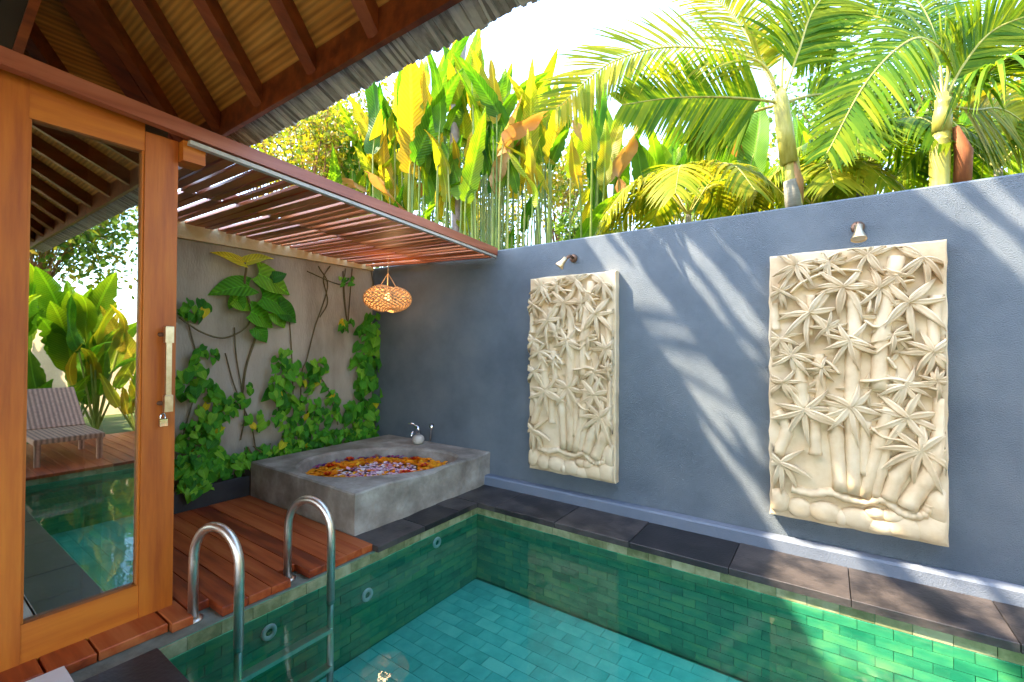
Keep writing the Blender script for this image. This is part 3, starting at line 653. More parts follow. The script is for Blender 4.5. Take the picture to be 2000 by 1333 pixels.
relief(pxl, (XL1, ZB + .005, XR1 - XL1, ZH, YF), 'pale stone carving of bamboo nearer the tub corner', 3, k1)

# wall spot lamps
for X_, Z_, dx, lab in ((-1.835, 2.12, -.075, 'small bronze spot lamp above the carving nearer the tub'), (.158, 2.10, .0, 'small bronze spot lamp above the right carving')):
    t = thing('wall_lamp', (X_, YW, Z_), lab, 'lamp', 'wall spot lamps')
    part('wall_plate', MB().lathe([(.036, 0), (.036, .014), (.022, .02), (.001, .02)], (X_, YW - .001, Z_ + .01), 16, (0, -1, 0)), 'bronze', t, True)
    part('arm', MB().tube(bez([(X_, YW - .015, Z_ + .01), (X_, YW - .075, Z_ + .02), (X_ + dx * .3, YW - .10, Z_ - .005)], 5), .013, 10), 'bronze', t, True)
    ax = Vector((dx, -.03, -.10)).normalized(); c = Vector((X_ + dx * .3, YW - .10, Z_ + .005))
    part('lamp_head', MB().lathe([(.001, 0), (.02, .004), (.022, .045), (.027, .058), (.041, .095), (.041, .102), (.035, .098), (.02, .07)], c, 18, ax), 'brass', t, True)
    part('lamp_glass', MB().lathe([(.035, .094), (.02, .097), (.0005, .098)], c, 18, ax), 'pale_ceramic', t, True)

# hanging rattan lamp
LC = Vector((-3.80, 3.14, 1.845)); LR, LH = .247, .132
rl = thing('rattan_lamp', LC, 'flattened woven rattan pendant lamp hanging over the tub', 'lamp')
def shell(u_, v_):
    c = math.cos(v_); return LC + Vector((math.cos(u_) * LR * c ** .8, math.sin(u_) * LR * c ** .8, math.sin(v_) * LH * (1 - .1 * math.cos(2 * u_))))
mb = MB()
for sgn in (1, -1):
    for k in range(24):
        mb.tube([shell(2 * math.pi * k / 24 + sgn * s * 1.0, s) for s in [-1.36 + 2.59 * j / 16 for j in range(17)]], .0056, 4, False)
for v_ in (-1.36, -1.05, -.7, -.35, 0, .35, .7, 1.1): mb.tube([shell(2 * math.pi * k / 36, v_) for k in range(37)], .004, 4, False)
part('woven_shade', mb, 'rattan', rl, True, 'stuff')
part('light_bulb', MB().lathe([(.001, -.05), (.025, -.04), (.033, -.015), (.025, .01), (.014, .03), (.001, .03)], LC + Vector((0, 0, .03)), 14), 'bulb', rl, True)
ll = bpy.data.lights.new('lamp_light', 'POINT'); ll.energy = .9; ll.color = (1, .62, .30); ll.shadow_soft_size = .07
lo_ = bpy.data.objects.new('lamp_light', ll); col.objects.link(lo_); lo_.parent = rl; lo_.location = (0, 0, .03)
top = Vector((LC.x, LC.y, pz(LC.y, LC.x)))
for k in range(3):
    a = 2 * math.pi * k / 3 + .4; part('cord', MB().tube([LC + Vector((.10 * math.cos(a), .10 * math.sin(a), .115)), LC + Vector((0, 0, .27))], .0035, 5), 'rattan', rl)
part('cord', MB().tube([LC + Vector((0, 0, .27)), top], .004, 5), 'rattan', rl)

# planter along the concrete wall
pt = thing('planter', (-4.45, 1.5, 0), 'low black planter box between the deck and the concrete wall', 'planter')
part('front', MB().bbox((-4.315, .95, -.08), (-4.285, 1.995, .17), .004), 'planter_black', pt)
part('soil', MB().box((XB + .003, .95, -.08), (-4.317, 1.995, .13)), 'soil', pt)
gp_ = MB().box((XB + .003, 2.0, -.08), (TX0 - .003, YW - .005, .16)); part('soil', gp_, 'soil', pt)

# ------------------------------------------------------------------ leaves
def heart(name, m, fold=.18, droop=.25):
    """heart-shaped leaf, base at origin, tip along -Z, face towards +X, about 1 long"""
    vs = []; S = 11; FF = (-1, -.72, -.38, 0, .38, .72, 1); n = len(FF)
    for i in range(S + 1):
        s = i / S; w_ = .42 * math.sin(math.pi * (.10 + .90 * s) ** .62) ** .85 if i < S else 0
        for f_ in FF:
            lobe = .16 * abs(f_) ** 1.5 * max(0, 1 - 3 * s)
            vs.append((-droop * s * s + fold * abs(f_) * w_ * .8 - .25 * fold * f_ * f_ * w_ + .02 * math.sin(7 * s + 3 * f_), f_ * w_, -s + lobe))
    fs = [(i * n + k, i * n + k + 1, (i + 1) * n + k + 1, (i + 1) * n + k) for i in range(S) for k in range(n - 1)]
    return MB().add(vs, fs).mesh(name, m, True)
HM = [heart('leaf', 'pothos', f_, d_) for f_, d_ in ((.2, .2), (.35, .35), (.1, .5), (.3, .05))]
HG = [heart('leaf', 'pothos_gold', f_, d_) for f_, d_ in ((.2, .2), (.35, .35))]
def wallpt(u, v, off): return onx(u, v, XB + off)
def addleaf(parent, q, size, gold=.0, face=0, roll=None, pitch=None):
    me = rnd.choice(HG) if rnd.random() < gold * .25 else rnd.choice(HM)
    rl_ = rnd.uniform(-1.0, 1.0) if roll is None else roll; pi_ = rnd.uniform(-.7, .25) if pitch is None else pitch
    # roll about X (in the wall plane), pitch about Y (tilt out), yaw about Z
    link('leaf', me, parent, q, (rl_, pi_, face + rnd.uniform(-.6, .6)), (size, size * rnd.uniform(.85, 1.15), size))
def stem(parent, pts, r=.006):
    P_ = bez([wallpt(u, v, o_) for u, v, o_ in pts], 6); part('stem', MB().tube(P_, r, 5), 'vine_stem', parent)
# 1 big-leaved pothos near the wall top
pv_ = thing('pothos_vine', wallpt(500, 660, .02), 'large-leaved pothos high on the concrete wall, two yellow leaves on top', 'plant')
def bigleaf(u0, v0, u1, v1, wd, gold, off=.10, tilt=0.0):
    a = wallpt(u0, v0, off); b = wallpt(u1, v1, off + tilt); d = b - a; L_ = d.length
    z = -d.normalized(); x_ = Vector((.75, -.45, .55)); y_ = z.cross(x_).normalized(); x_ = y_.cross(z).normalized()
    q = Matrix((x_, y_, z)).transposed().to_quaternion()
    link('leaf', (HG if gold else HM)[rnd.randrange(2)], pv_, a, q, (L_, L_ * wd, L_))
for a in ((476, 514, 417, 487, .5, 1), (480, 513, 535, 491, .5, 1), (487, 560, 412, 560, .95, 0), (505, 535, 575, 570, .95, 0), (512, 580, 582, 607, .95, 0), (455, 585, 500, 600, 1.2, 0), (490, 610, 545, 632, 1.1, 0), (545, 600, 590, 625, 1.1, 0), (498, 640, 530, 668, 1.0, 0), (530, 545, 560, 530, 1.0, 0), (462, 600, 468, 560, .9, 0), (535, 610, 565, 640, 1, 0)): bigleaf(*a)
stem(pv_, [(482, 515, .08), (478, 560, .08), (490, 600, .07), (500, 650, .04), (480, 720, .02), (470, 800, .015)], .011)
stem(pv_, [(350, 620, .05), (395, 650, .07), (440, 660, .08), (480, 640, .08), (495, 610, .07)], .008)
# thin bare creepers and climbing masses
def vine(name, label, blobs, stems, gold=.06, group=None):
    u, v = blobs[0][:2]; t = thing(name, wallpt(u, v, .02), label, 'plant', group)
    for s_ in stems: stem(t, *s_) if isinstance(s_[0], list) else stem(t, s_)
    for (u, v, ru, rv, n_, sz) in blobs:
        for _ in range(int(n_ * 1.3)):
            a = rnd.uniform(0, 6.28); r_ = math.sqrt(rnd.random()); q = wallpt(u + ru * r_ * math.cos(a), v + rv * r_ * math.sin(a), rnd.uniform(.02, .16)); addleaf(t, q, sz * rnd.uniform(.7, 1.3), gold)
    return t
vine('creeper_vine', 'leafy creeper on the concrete wall beside the door, thickest near the planter', [(375, 600, 30, 18, 14, .075), (400, 690, 45, 18, 12, .07), (385, 745, 38, 35, 26, .085), (420, 810, 35, 45, 34, .085), (385, 860, 45, 40, 40, .085), (470, 770, 30, 25, 10, .07), (500, 820, 22, 20, 9, .08)],
     [[(355, 860, .03), (372, 800, .03), (390, 730, .02), (370, 640, .02), (360, 590, .02)], [(470, 860, .02), (478, 800, .02), (462, 700, .02), (458, 640, .02)], [(500, 880, .02), (490, 830, .02), (460, 760, .02), (440, 690, .02)]], gold=.12)
vine('creeper_vine', 'dense green creeper climbing the middle of the concrete wall behind the tub', [(560, 720, 30, 38, 28, .085), (545, 770, 26, 26, 14, .11), (575, 810, 45, 40, 42, .085), (600, 850, 55, 25, 36, .08), (620, 715, 22, 18, 10, .10), (605, 745, 25, 20, 14, .085), (640, 790, 24, 38, 26, .08)],
     [[(590, 860, .02), (588, 740, .02), (600, 700, .02), (615, 640, .015), (640, 560, .015), (622, 520, .015)], [(625, 620, .015), (640, 590, .015), (632, 545, .015), (645, 520, .015)], [(660, 830, .02), (640, 760, .02), (610, 720, .02)], [(575, 860, .02), (570, 700, .02), (565, 620, .02)], [(600, 530, .02), (660, 555, .02), (690, 550, .02)], [(670, 530, .02), (675, 600, .02), (680, 640, .02)]])
vine('pothos_vine', 'tall column of heart-shaped pothos leaves in the corner under the rattan lamp', [(738, 628, 26, 20, 18, .115), (725, 655, 34, 22, 20, .12), (745, 680, 22, 30, 16, .12), (715, 710, 30, 26, 22, .12), (728, 755, 32, 34, 32, .12), (712, 805, 40, 32, 40, .115), (730, 845, 30, 20, 24, .10)],
     [[(735, 860, .06), (728, 760, .06), (735, 690, .06), (738, 620, .05), (725, 530, .03)]])
vine('creeper_vine', 'yellow-green trailing strands hanging from the wall top near the lamp', [(676, 632, 14, 16, 10, .06), (680, 545, 16, 12, 8, .06)], [[(675, 525, .02), (671, 570, .02), (677, 625, .02)], [(688, 525, .02), (684, 575, .02), (680, 630, .02)]], gold=.5)
def bush(label, blobs, gold=.06):
    q0 = blobs[0]; t = thing('shrub', onx(q0[0], q0[1], q0[2]), label, 'plant')
    b0 = onx(q0[0], q0[1], q0[2])
    for k in range(5): part('stem', MB().tube([(b0.x - .05, b0.y + rnd.uniform(-.2, .2), .12), b0 + Vector((0, rnd.uniform(-.25, .25), .1))], .006, 5), 'vine_stem', t)
    for (u, v, x_, ru, rv, n_, sz) in blobs:
        for _ in range(n_):
            a = rnd.uniform(0, 6.28); r_ = math.sqrt(rnd.random()); addleaf(t, onx(u + ru * r_ * math.cos(a), v + rv * r_ * math.sin(a), x_ + rnd.uniform(-.07, .07)), sz * rnd.uniform(.7, 1.3), gold, pitch=rnd.uniform(-1.1, .1))
bush('low green shrub spilling over the black planter beside the door', [(375, 915, -4.36, 38, 30, 60, .085), (430, 905, -4.38, 50, 25, 60, .08), (385, 945, -4.28, 35, 16, 30, .085)], .12)
bush('strip of low leafy shrub along the back edge of the tub', [(520, 888, -4.40, 50, 18, 55, .075), (590, 868, -4.40, 45, 16, 55, .075), (660, 850, -4.42, 45, 14, 50, .07), (715, 848, -4.42, 30, 12, 30, .07)])

# paddle leaves (heliconia, banana): base at origin, blade along +Z, face +X
def paddle(name, m, arch, wave, tear, seed, w_=.125, S=22):
    rr = random.Random(seed); vs = []; n = 7; fs = []
    for i in range(S + 1):
        s = i / S; hw = w_ * math.sin(math.pi * (.04 + .96 * s) ** .62) ** .75 * (1 if s < 1 else 0) + .002
        cx_ = arch * s * s; cz = s - .25 * arch * arch * s ** 3
        for k, f_ in enumerate((-1, -.66, -.3, 0, .3, .66, 1)):
            wv = wave * math.sin(9 * s + (2 if f_ > 0 else 0) + seed) * abs(f_) + rr.uniform(-.01, .01) * abs(f_)
            vs.append((cx_ + .22 * hw * abs(f_) + wv * .25, f_ * hw * (1 + rr.uniform(-.05, .04) * (abs(f_) > .9) - (rr.uniform(.1, .32) if abs(f_) > .9 and rr.random() < tear else 0)), cz - .12 * abs(f_) * hw))
    for i in range(S):
        for k in range(n - 1):
            fs.append((i * n + k, i * n + k + 1, (i + 1) * n + k + 1, (i + 1) * n + k))
    return MB().add(vs, fs).mesh(name, m, True)
PH = [paddle('leaf', 'heliconia', a, .15, t_, s) for s, (a, t_) in enumerate(((.15, .05), (.4, .12), (.65, .2), (.28, .3), (.9, .1)))]
PB = [paddle('leaf', 'banana', a, .12, t_, s + 9, .19) for s, (a, t_) in enumerate(((.2, .05), (.5, .1), (.8, .15)))]
PD = [paddle('leaf', 'dead_leaf', a, .5, .4, s + 20, .10) for s, a in enumerate((.7, 1.1))]
def blade(t, meshes, base, tip, width=1.0, facejit=.9):
    d = tip - base; L_ = d.length; z = d.normalized(); vw = (CAM - base).normalized()
    x_ = vw + Vector((rnd.uniform(-1, 1), rnd.uniform(-1, 1), rnd.uniform(-.3, .8))) * facejit
    y_ = z.cross(x_).normalized(); x_ = y_.cross(z).normalized()
    link('leaf', rnd.choice(meshes), t, base, Matrix((x_, y_, z)).transposed().to_quaternion(), (L_, L_ * width, L_))
def behind(u, d): return max(d, 4.15 / max(.3, .819 + .573 * (u - 1000) / 880))
def clump(name, label, cat, leaves, meshes, group=None, ground=0.0, dead=.1):
    """leaves: (u, v of the tip, depth, blade length, lean, width)"""
    leaves = [(u, v, behind(u, d) + rnd.uniform(0, .4), L_ * behind(u, d) / d, le, wd) for u, v, d, L_, le, wd in leaves]
    P0 = [ond(u, v, d) for u, v, d, *_ in leaves]; c = sum(P0, Vector()) / len(P0)
    t = thing(name, (c.x, c.y, 0), label, cat, group)
    for (u, v, d, L_, lean, wd), tip in zip(leaves, P0):
        dr = Vector((lean, rnd.uniform(-.25, .25), 1)).normalized(); base = tip - dr * L_
        if base.z < .3: base.z = .3
        ft = Vector((c.x + (base.x - c.x) * .7, max(3.95, c.y + (base.y - c.y) * .7), ground)); md = ft.lerp(base, .6) + Vector((-lean * .08, 0, 0))
        part('stalk', MB().tube(bez([ft, md, base, base.lerp(tip, .55)], 4), [.014] * 5 + [.011] * 4 + [.006] * 4, 5, False), 'stalk', t)
        blade(t, PD if rnd.random() < dead else meshes, base, tip, wd)
def env(u, tab):
    for (a, va), (b, vb_) in zip(tab, tab[1:]):
        if a <= u <= b: return va + (vb_ - va) * (u - a) / (b - a)
    return tab[-1][1]
EH = [(600, 215), (700, 185), (760, 150), (800, 145), (850, 95), (900, 80), (950, 108), (1000, 125), (1050, 130), (1100, 140), (1180, 200), (1240, 260)]
def rnd_leaves(u0, u1, n_, d0, d1, tab, dv, L0, L1, wd=1.0):
    out = []
    for k in range(n_):
        u = rnd.uniform(u0, u1); d = rnd.uniform(d0, d1); out.append((u, env(u, tab) + abs(rnd.gauss(0, 1)) * dv + (0 if k % 4 else -5), d, rnd.uniform(L0, L1), rnd.uniform(-.3, .5) * (-1 if u < 900 else 1) , wd * rnd.uniform(.8, 1.15)))
    return out
clump('heliconia_plant', 'heliconia clump with broad light green leaves, left of the grey trunk', 'plant', [(815, 147, 5.2, 1.15, .05, 1.15), (696, 196, 5.4, .8, -.35, 1.1), (752, 150, 5.6, .9, -.1, 1), (840, 108, 5.5, .9, -.35, 1)] + rnd_leaves(680, 900, 16, 4.9, 6.0, [(600, 300), (800, 255), (950, 280)], 40, .5, .9, .9) + rnd_leaves(690, 880, 30, 4.9, 6.4, EH, 95, .7, 1.15), PH, dead=.05)
clump('heliconia_plant', 'heliconia clump with the tallest yellowed leaves, right of the grey trunk', 'plant', [(843, 108, 5.3, .75, -.4, .8), (878, 84, 5.6, .75, -.2, 1), (905, 275, 4.7, .65, -.15, 1.3), (960, 160, 5.0, .8, -.4, 1.1), (912, 90, 5.4, .9, -.3, 1.2)] + rnd_leaves(870, 1060, 14, 4.8, 5.6, [(800, 250), (950, 240), (1100, 250)], 50, .45, .75, .9) + rnd_leaves(880, 1040, 32, 4.8, 6.2, EH, 105, .65, 1.0), PH, dead=.07)
clump('heliconia_plant', 'heliconia clump with dark lower leaves, beneath the arching palm frond', 'plant', [(1240, 205, 5.0, .9, .55, 1.1), (1175, 150, 5.2, .7, .1, 1), (1100, 275, 4.7, .6, -.3, .9)] + rnd_leaves(1030, 1200, 30, 4.7, 6.1, EH, 105, .6, .95), PH, dead=.05)
clump('heliconia_plant', 'small heliconia clump with narrow leaves just above the pergola beam', 'plant', rnd_leaves(600, 800, 20, 5.3, 6.8, [(600, 260), (700, 235), (800, 260)], 60, .7, 1.1), PH, dead=.05)
EB = [(1190, 330), (1230, 290), (1270, 240), (1330, 265), (1400, 258), (1450, 262), (1500, 215), (1560, 200), (1600, 215), (1700, 260), (1800, 290), (2020, 250)]
clump('banana_plant', 'banana plant with yellow-green leaves low behind the wall, left of the slim palm', 'plant', [(1275, 240, 5.6, .8, -.2, .9), (1245, 285, 5.4, .6, -.2, .9)] + rnd_leaves(1215, 1360, 14, 5.0, 6.6, EB, 45, .6, .95), PB, dead=.08)
clump('banana_plant', 'banana plant with pale glowing leaves directly left of the slim palm trunk', 'plant', [(1500, 205, 5.2, .95, .2, 1.0), (1470, 240, 5.4, .8, .0, 1)] + rnd_leaves(1350, 1510, 14, 5.0, 6.6, EB, 45, .6, 1.0), PB, dead=.08)
clump('banana_plant', 'banana plant between the two palm trunks', 'plant', [(1575, 200, 5.0, .8, .1, 1.2)] + rnd_leaves(1550, 1760, 14, 5.2, 6.6, [(1540, 200), (1600, 205), (1700, 190), (1800, 150)], 60, .6, 1.0), PB, dead=.06)
clump('banana_plant', 'banana plant right of the thick palm trunk', 'plant', rnd_leaves(1880, 2060, 12, 5.0, 6.6, [(1850, 180), (1920, 170), (2100, 90)], 60, .7, 1.1), PB, dead=.06)

# ------------------------------------------------------------------ palms
def frond(t, pts, ln, m, normal, pairs=62, droop=.35, wd=.0125, r0=.014):
    """pinnate frond along a curve; leaflets of length ln lie across 'normal'"""
    C_ = bez(pts, 10); n_ = len(C_); mb = MB(); nm = Vector(normal).normalized()
    o = part('frond', MB().tube(C_, [r0 * (1 - .8 * i / n_) for i in range(n_)], 6, False), 'palm_stem', t, True)
    for i in range(pairs):
        s = .22 + .78 * (i + .5) / pairs; f_ = s * (n_ - 1); k = min(int(f_), n_ - 2); q = C_[k].lerp(C_[k + 1], f_ - k); tg = (C_[k + 1] - C_[k]).normalized()
        sd_ = tg.cross(nm).normalized()
        for sg in (-1, 1):
            fw = .55 + .5 * s; d = (sd_ * sg + tg * fw + nm * rnd.uniform(-.05, .35)).normalized(); L_ = ln * (math.sin(math.pi * (.18 + .76 * s)) ** .7) * rnd.uniform(.85, 1.1)
            wv = tg.cross(d).cross(d).normalized(); vs = []
            for j in range(5):
                e = j / 4; c = q + d * L_ * e + Vector((0, 0, -1)) * droop * L_ * e * e; h = wd * (math.sin(math.pi * (.15 + .85 * e)) ** .6) * (1 if j < 4 else .05)
                vs += [c - wv * h, c + wv * h]
            mb.add(vs, [(2 * j, 2 * j + 1, 2 * j + 3, 2 * j + 2) for j in range(4)])
    part('leaflets', mb, m, o, True, 'stuff')
TOC = -AZ * .9
def palm(label, base, crown, r, fr, m, trunk_mat='palm_stem', cat='palm tree'):
    t = thing('palm_tree', (base.x, base.y, 0), label, cat)
    g = Vector((base.x + (base.x - crown.x) * .6, base.y, -.09))
    P_ = bez([g, base, base.lerp(crown, .5), crown], 8); rr_ = [r * (1.15 - .35 * i / len(P_)) * (1.06 if i % 3 == 0 else 1) for i in range(len(P_))]
    part('trunk', MB().tube(P_, rr_, 14), trunk_mat, t, True)
    for pts, ln, mm, nrm, dr in fr: frond(t, [crown.lerp(base, .06)] + [ond(*p) for p in pts], ln, mm or m, nrm, droop=dr)
    return t
b1 = ond(1552, 400, 3.72); c1 = ond(1524, 190, 3.72)
p1 = palm('slim palm with yellow-green stem rising right behind the wall, left of the thick palm', b1, c1, .056, [
    ([(1480, 120, 3.72), (1320, 92, 3.7), (1190, 125, 3.65), (1085, 215, 3.6)], .62, 'palm_gold', TOC + Vector((0, 0, .5)), .15),
    ([(1480, 195, 3.7), (1400, 190, 3.65), (1310, 192, 3.55), (1215, 205, 3.45)], .50, 'palm', TOC + Vector((0, 0, -.2)), .1),
    ([(1530, 100, 3.75), (1545, 0, 3.8), (1500, -120, 3.9), (1380, -170, 4.0)], .55, 'palm', TOC, .3),
    ([(1560, 100, 3.7), (1595, 10, 3.7), (1680, -70, 3.7)], .55, 'palm', TOC, .35),
    ([(1480, 110, 3.9), (1430, 30, 4.1), (1330, -60, 4.3)], .6, 'palm_gold', TOC, .25),
    ([(1600, 185, 3.9), (1660, 200, 4.1), (1720, 260, 4.3)], .45, 'palm', TOC, .5),
    ([(1450, 225, 3.9), (1400, 240, 4.0), (1345, 280, 4.1)], .30, 'palm', TOC, .5)], 'palm')
part('crownshaft', MB().tube([c1.lerp(b1, .62), c1.lerp(b1, .3), c1.lerp(b1, .02), c1 + Vector((0, 0, .06))], [.066, .064, .056, .03], 14), 'palm_stem', p1, True)
part('trunk_ring', MB().tube([b1 + Vector((0, 0, -.1)), b1.lerp(c1, .22)], [.064, .060], 14), 'palm_grey', p1, True)
part('leaf_sheath', MB().tube([b1 + Vector((.05, .0, .0)), b1.lerp(c1, .2) + Vector((.05, -.02, 0)), b1.lerp(c1, .42) + Vector((.03, -.02, 0))], [.012, .035, .012], 8), 'dead_leaf', p1, True)
b2 = ond(1835, 350, 3.45); c2 = ond(1842, 195, 3.45)
p2 = palm('thick yellow-stemmed palm with a brown sheath behind the wall at the right', b2, c2, .058, [
    ([(1850, 120, 3.4), (1790, 75, 3.25), (1700, 150, 3.1), (1615, 300, 3.0)], .50, 'palm', TOC + Vector((-.3, 0, .3)), .3),
    ([(1880, 130, 3.4), (1940, 60, 3.35), (2040, 20, 3.3)], .52, 'palm', TOC, .3),
    ([(1900, 170, 3.4), (1950, 125, 3.2), (2010, 105, 3.1), (2090, 150, 3.0)], .55, 'palm', Vector((0, -.3, 1)), .9),
    ([(1830, 90, 3.6), (1790, 0, 3.8), (1700, -80, 4.0)], .6, 'palm', TOC, .4),
    ([(1860, 90, 3.7), (1850, -10, 3.9), (1900, -110, 4.1)], .6, 'palm', TOC, .4),
    ([(1800, 120, 3.7), (1730, 40, 3.9), (1650, 40, 4.1), (1560, 110, 4.2)], .5, 'palm', TOC, .5),
    ([(1900, 215, 3.5), (1960, 215, 3.6), (2040, 270, 3.7)], .45, 'palm_gold', TOC, .5)], 'palm')
part('crownshaft', MB().tube([c2.lerp(b2, .42), c2.lerp(b2, .2), c2 + Vector((0, 0, .05))], [.06, .056, .03], 14), 'palm_stem', p2, True)
part('leaf_sheath', MB().tube([b2 + Vector((.13, .03, -.05)), b2.lerp(c2, .3) + Vector((.13, .02, 0)), b2.lerp(c2, .62) + Vector((.075, .0, 0))], [.055, .055, .02], 10), 'sheath_brown', p2, True)
def shrub_palm(label, u, v, d, n_, L_, m):
    c = ond(u, v, d); t = thing('palm_shrub', (c.x, c.y, 0), label, 'palm')
    part('trunk', MB().tube([(c.x, c.y, -.09), (c.x, c.y, c.z)], .03, 8), 'palm_grey', t, True)
    for k in range(n_):
        a = 2 * math.pi * k / n_ + rnd.uniform(-.3, .3); o_ = Vector((math.cos(a), math.sin(a), 0)); q = Vector((c.x, c.y, c.z))
        frond(t, [q, q + o_ * L_ * .4 + Vector((0, 0, L_ * .45)), q + o_ * L_ * .85 + Vector((0, 0, L_ * .35)), q + o_ * L_ * 1.2 + Vector((0, 0, -.05))], .42, m, Vector((0, 0, 1)) + o_ * -.3, 30, .45, .014, .009)
shrub_palm('low feathery palm just behind the wall, left of the slim palm', 1345, 420, 4.6, 9, .75, 'palm_gold')
shrub_palm('low feathery palm filling the gap between the two palm trunks', 1680, 350, 4.3, 10, .75, 'palm')
shrub_palm('low feathery palm at the far right behind the wall', 1950, 330, 4.2, 9, .7, 'palm')
shrub_palm('low feathery palm right beside the slim palm base', 1585, 400, 4.4, 8, .6, 'palm_gold')

# ------------------------------------------------------------------ trees
def tree(name, label, base, h, rad, nleaf, m, size=.07, bark='bark_brown', group=None, cz=.62, squash=.8, open_=.35):
    t = thing(name, base, label, 'tree', group); base = Vector(base); rr = random.Random(int(abs(base.x * 91 + base.y * 57)) + 3)
    top = base + Vector((0, 0, h * .5)); part('trunk', MB().tube(bez([base + Vector((0, 0, -.1)), base + Vector((.05, .03, h * .3)), top], 5), [.07 * h / 5 * (1 - .05 * i) for i in range(11)], 8), bark, t, True)
    cen = base + Vector((0, 0, h * cz)); tips = []
    bm_ = MB()
    for k in range(22):
        a = rr.uniform(0, 6.28); e = rr.uniform(-.2, 1.2); d = Vector((math.cos(a) * math.cos(e), math.sin(a) * math.cos(e), math.sin(e) * squash)); tip = cen + d * rad * rr.uniform(.6, 1)
        st = base + Vector((0, 0, h * rr.uniform(.3, .5))); md = st.lerp(tip, .5) + Vector((rr.uniform(-.1, .1), rr.uniform(-.1, .1), rr.uniform(0, .15))) * rad
        bm_.tube(bez([st, md, tip], 4), [.018, .016, .014, .012, .011, .009, .007, .006, .004], 4, False); tips += [md.lerp(tip, s) for s in (.3, .6, .9)]
        for _ in range(2):
            t2 = md.lerp(tip, rr.uniform(.2, .9)); t3 = t2 + Vector((rr.uniform(-1, 1), rr.uniform(-1, 1), rr.uniform(-.3, 1))) * rad * .35; bm_.tube([t2, t3], [.008, .003], 4, False); tips.append(t3)
    part('branches', bm_, bark, t, False, 'stuff')
    mb = MB()
    for _ in range(nleaf):
        c = rr.choice(tips) + Vector((rr.gauss(0, 1), rr.gauss(0, 1), rr.gauss(0, .8))) * rad * open_ * .5
        d = Vector((rr.gauss(0, 1), rr.gauss(0, 1), rr.gauss(0, 1) - .3)).normalized(); s = size * rr.uniform(.6, 1.4); p_ = d.orthogonal().normalized(); p_ = (p_ * math.cos(rr.random() * 6) + d.cross(p_) * math.sin(rr.random() * 6)).normalized()
        mb.add([c, c + d * s * .5 + p_ * s * .28, c + d * s, c + d * s * .5 - p_ * s * .28], [(0, 1, 2, 3)])
    part('crown', mb, m, t, False, 'stuff'); return t
def gp(u, d): q = ond(u, 666, d); return (q.x, q.y, -.09)
def ctree(label, u, v, d, rpx, nleaf, m, size, squash=.8):
    c = ond(u, v, d); rad = rpx / FPX * d; h = (c.z + .09) / .68
    tree('garden_tree', label, (c.x, c.y, -.09), h, rad, nleaf, m, size, 'bark_brown', 'trees beyond the walls', .68, squash)
ctree('twiggy yellow-leaved tree just beyond the pergola beam', 595, 270, 6.9, 115, 3600, 'tree_leaf', .075)
ctree('leafy yellow-green tree behind the twiggy one, partly hidden by the eave', 520, 230, 9.0, 160, 6000, 'tree_leaf', .10)
ctree('rounded green tree behind the left heliconia leaves', 710, 280, 9.0, 140, 6000, 'tree_leaf', .10)
ctree('dark green tree low behind the tallest heliconias', 900, 330, 10, 150, 5500, 'tree_leaf_dark', .11)
ctree('green tree low behind the arching palm frond', 1090, 330, 10.5, 120, 4500, 'tree_leaf', .11)
ctree('yellow-green bushy tree far behind the low banana plants', 1370, 370, 9.8, 140, 5000, 'tree_leaf', .11)
ctree('green tree behind the two palms at the upper right', 1700, 190, 8.5, 170, 5500, 'tree_leaf_dark', .11)
ctree('yellow-green tree behind the thick palm at the right edge', 1990, 190, 8.0, 170, 5500, 'tree_leaf', .11)
ctree('low green bush behind the bare heliconia stalks, left of the white house', 960, 440, 8.5, 70, 2500, 'tree_leaf', .09, .5)
ctree('low green bush behind the stalks under the arching frond', 1150, 440, 8.0, 70, 2500, 'tree_leaf_dark', .09, .5)
# slender grey trunk
q0 = ond(893, 450, 5.9); q1 = ond(888, 240, 5.9); q2 = ond(905, 75, 5.9)
gt = thing('bare_trunk', (q0.x, q0.y, 0), 'slender bare pinkish grey trunk standing among the heliconia leaves', 'tree')
part('trunk', MB().tube(bez([(q0.x, q0.y, -.1), q0, q1, q2, q2 + Vector((.05, 0, .15))], 6), [.075 - .0012 * i for i in range(25)], 10), 'bark_grey', gt, True)
part('limb', MB().tube([q1 + Vector((0, 0, .1)), q1 + Vector((.15, .1, .35)), q1 + Vector((.2, .1, .7))], [.03, .02, .012], 6), 'bark_grey', gt, True)
# white house glimpsed through the stalks
wh = thing('white_house', (-4.0, 13, 0), 'white house wall glimpsed between the heliconia stalks', 'building')
h0 = gp(1000, 15); part('wall', MB().box((h0[0] - 1.5, h0[1], -.09), (h0[0] + 9, h0[1] + 4, 3.55)), 'white_render', wh)
part('roof', MB().add([(h0[0] - 1.9, h0[1] - .4, 3.56), (h0[0] + 9.4, h0[1] - .4, 3.56), (h0[0] + 9.4, h0[1] + 4.4, 3.56), (h0[0] - 1.9, h0[1] + 4.4, 3.56), (h0[0] + 2, h0[1] + 2, 4.2), (h0[0] + 6, h0[1] + 2, 4.2)], [(0, 1, 5, 4), (1, 2, 5), (2, 3, 4, 5), (3, 0, 4), (3, 2, 1, 0)]), 'shingle', wh)
for k in range(3): part('window', MB().box((h0[0] + .4 + k * 2.6, h0[1] - .02, 1.2), (h0[0] + 1.6 + k * 2.6, h0[1] + .02, 2.5)), 'dark_panel', wh)

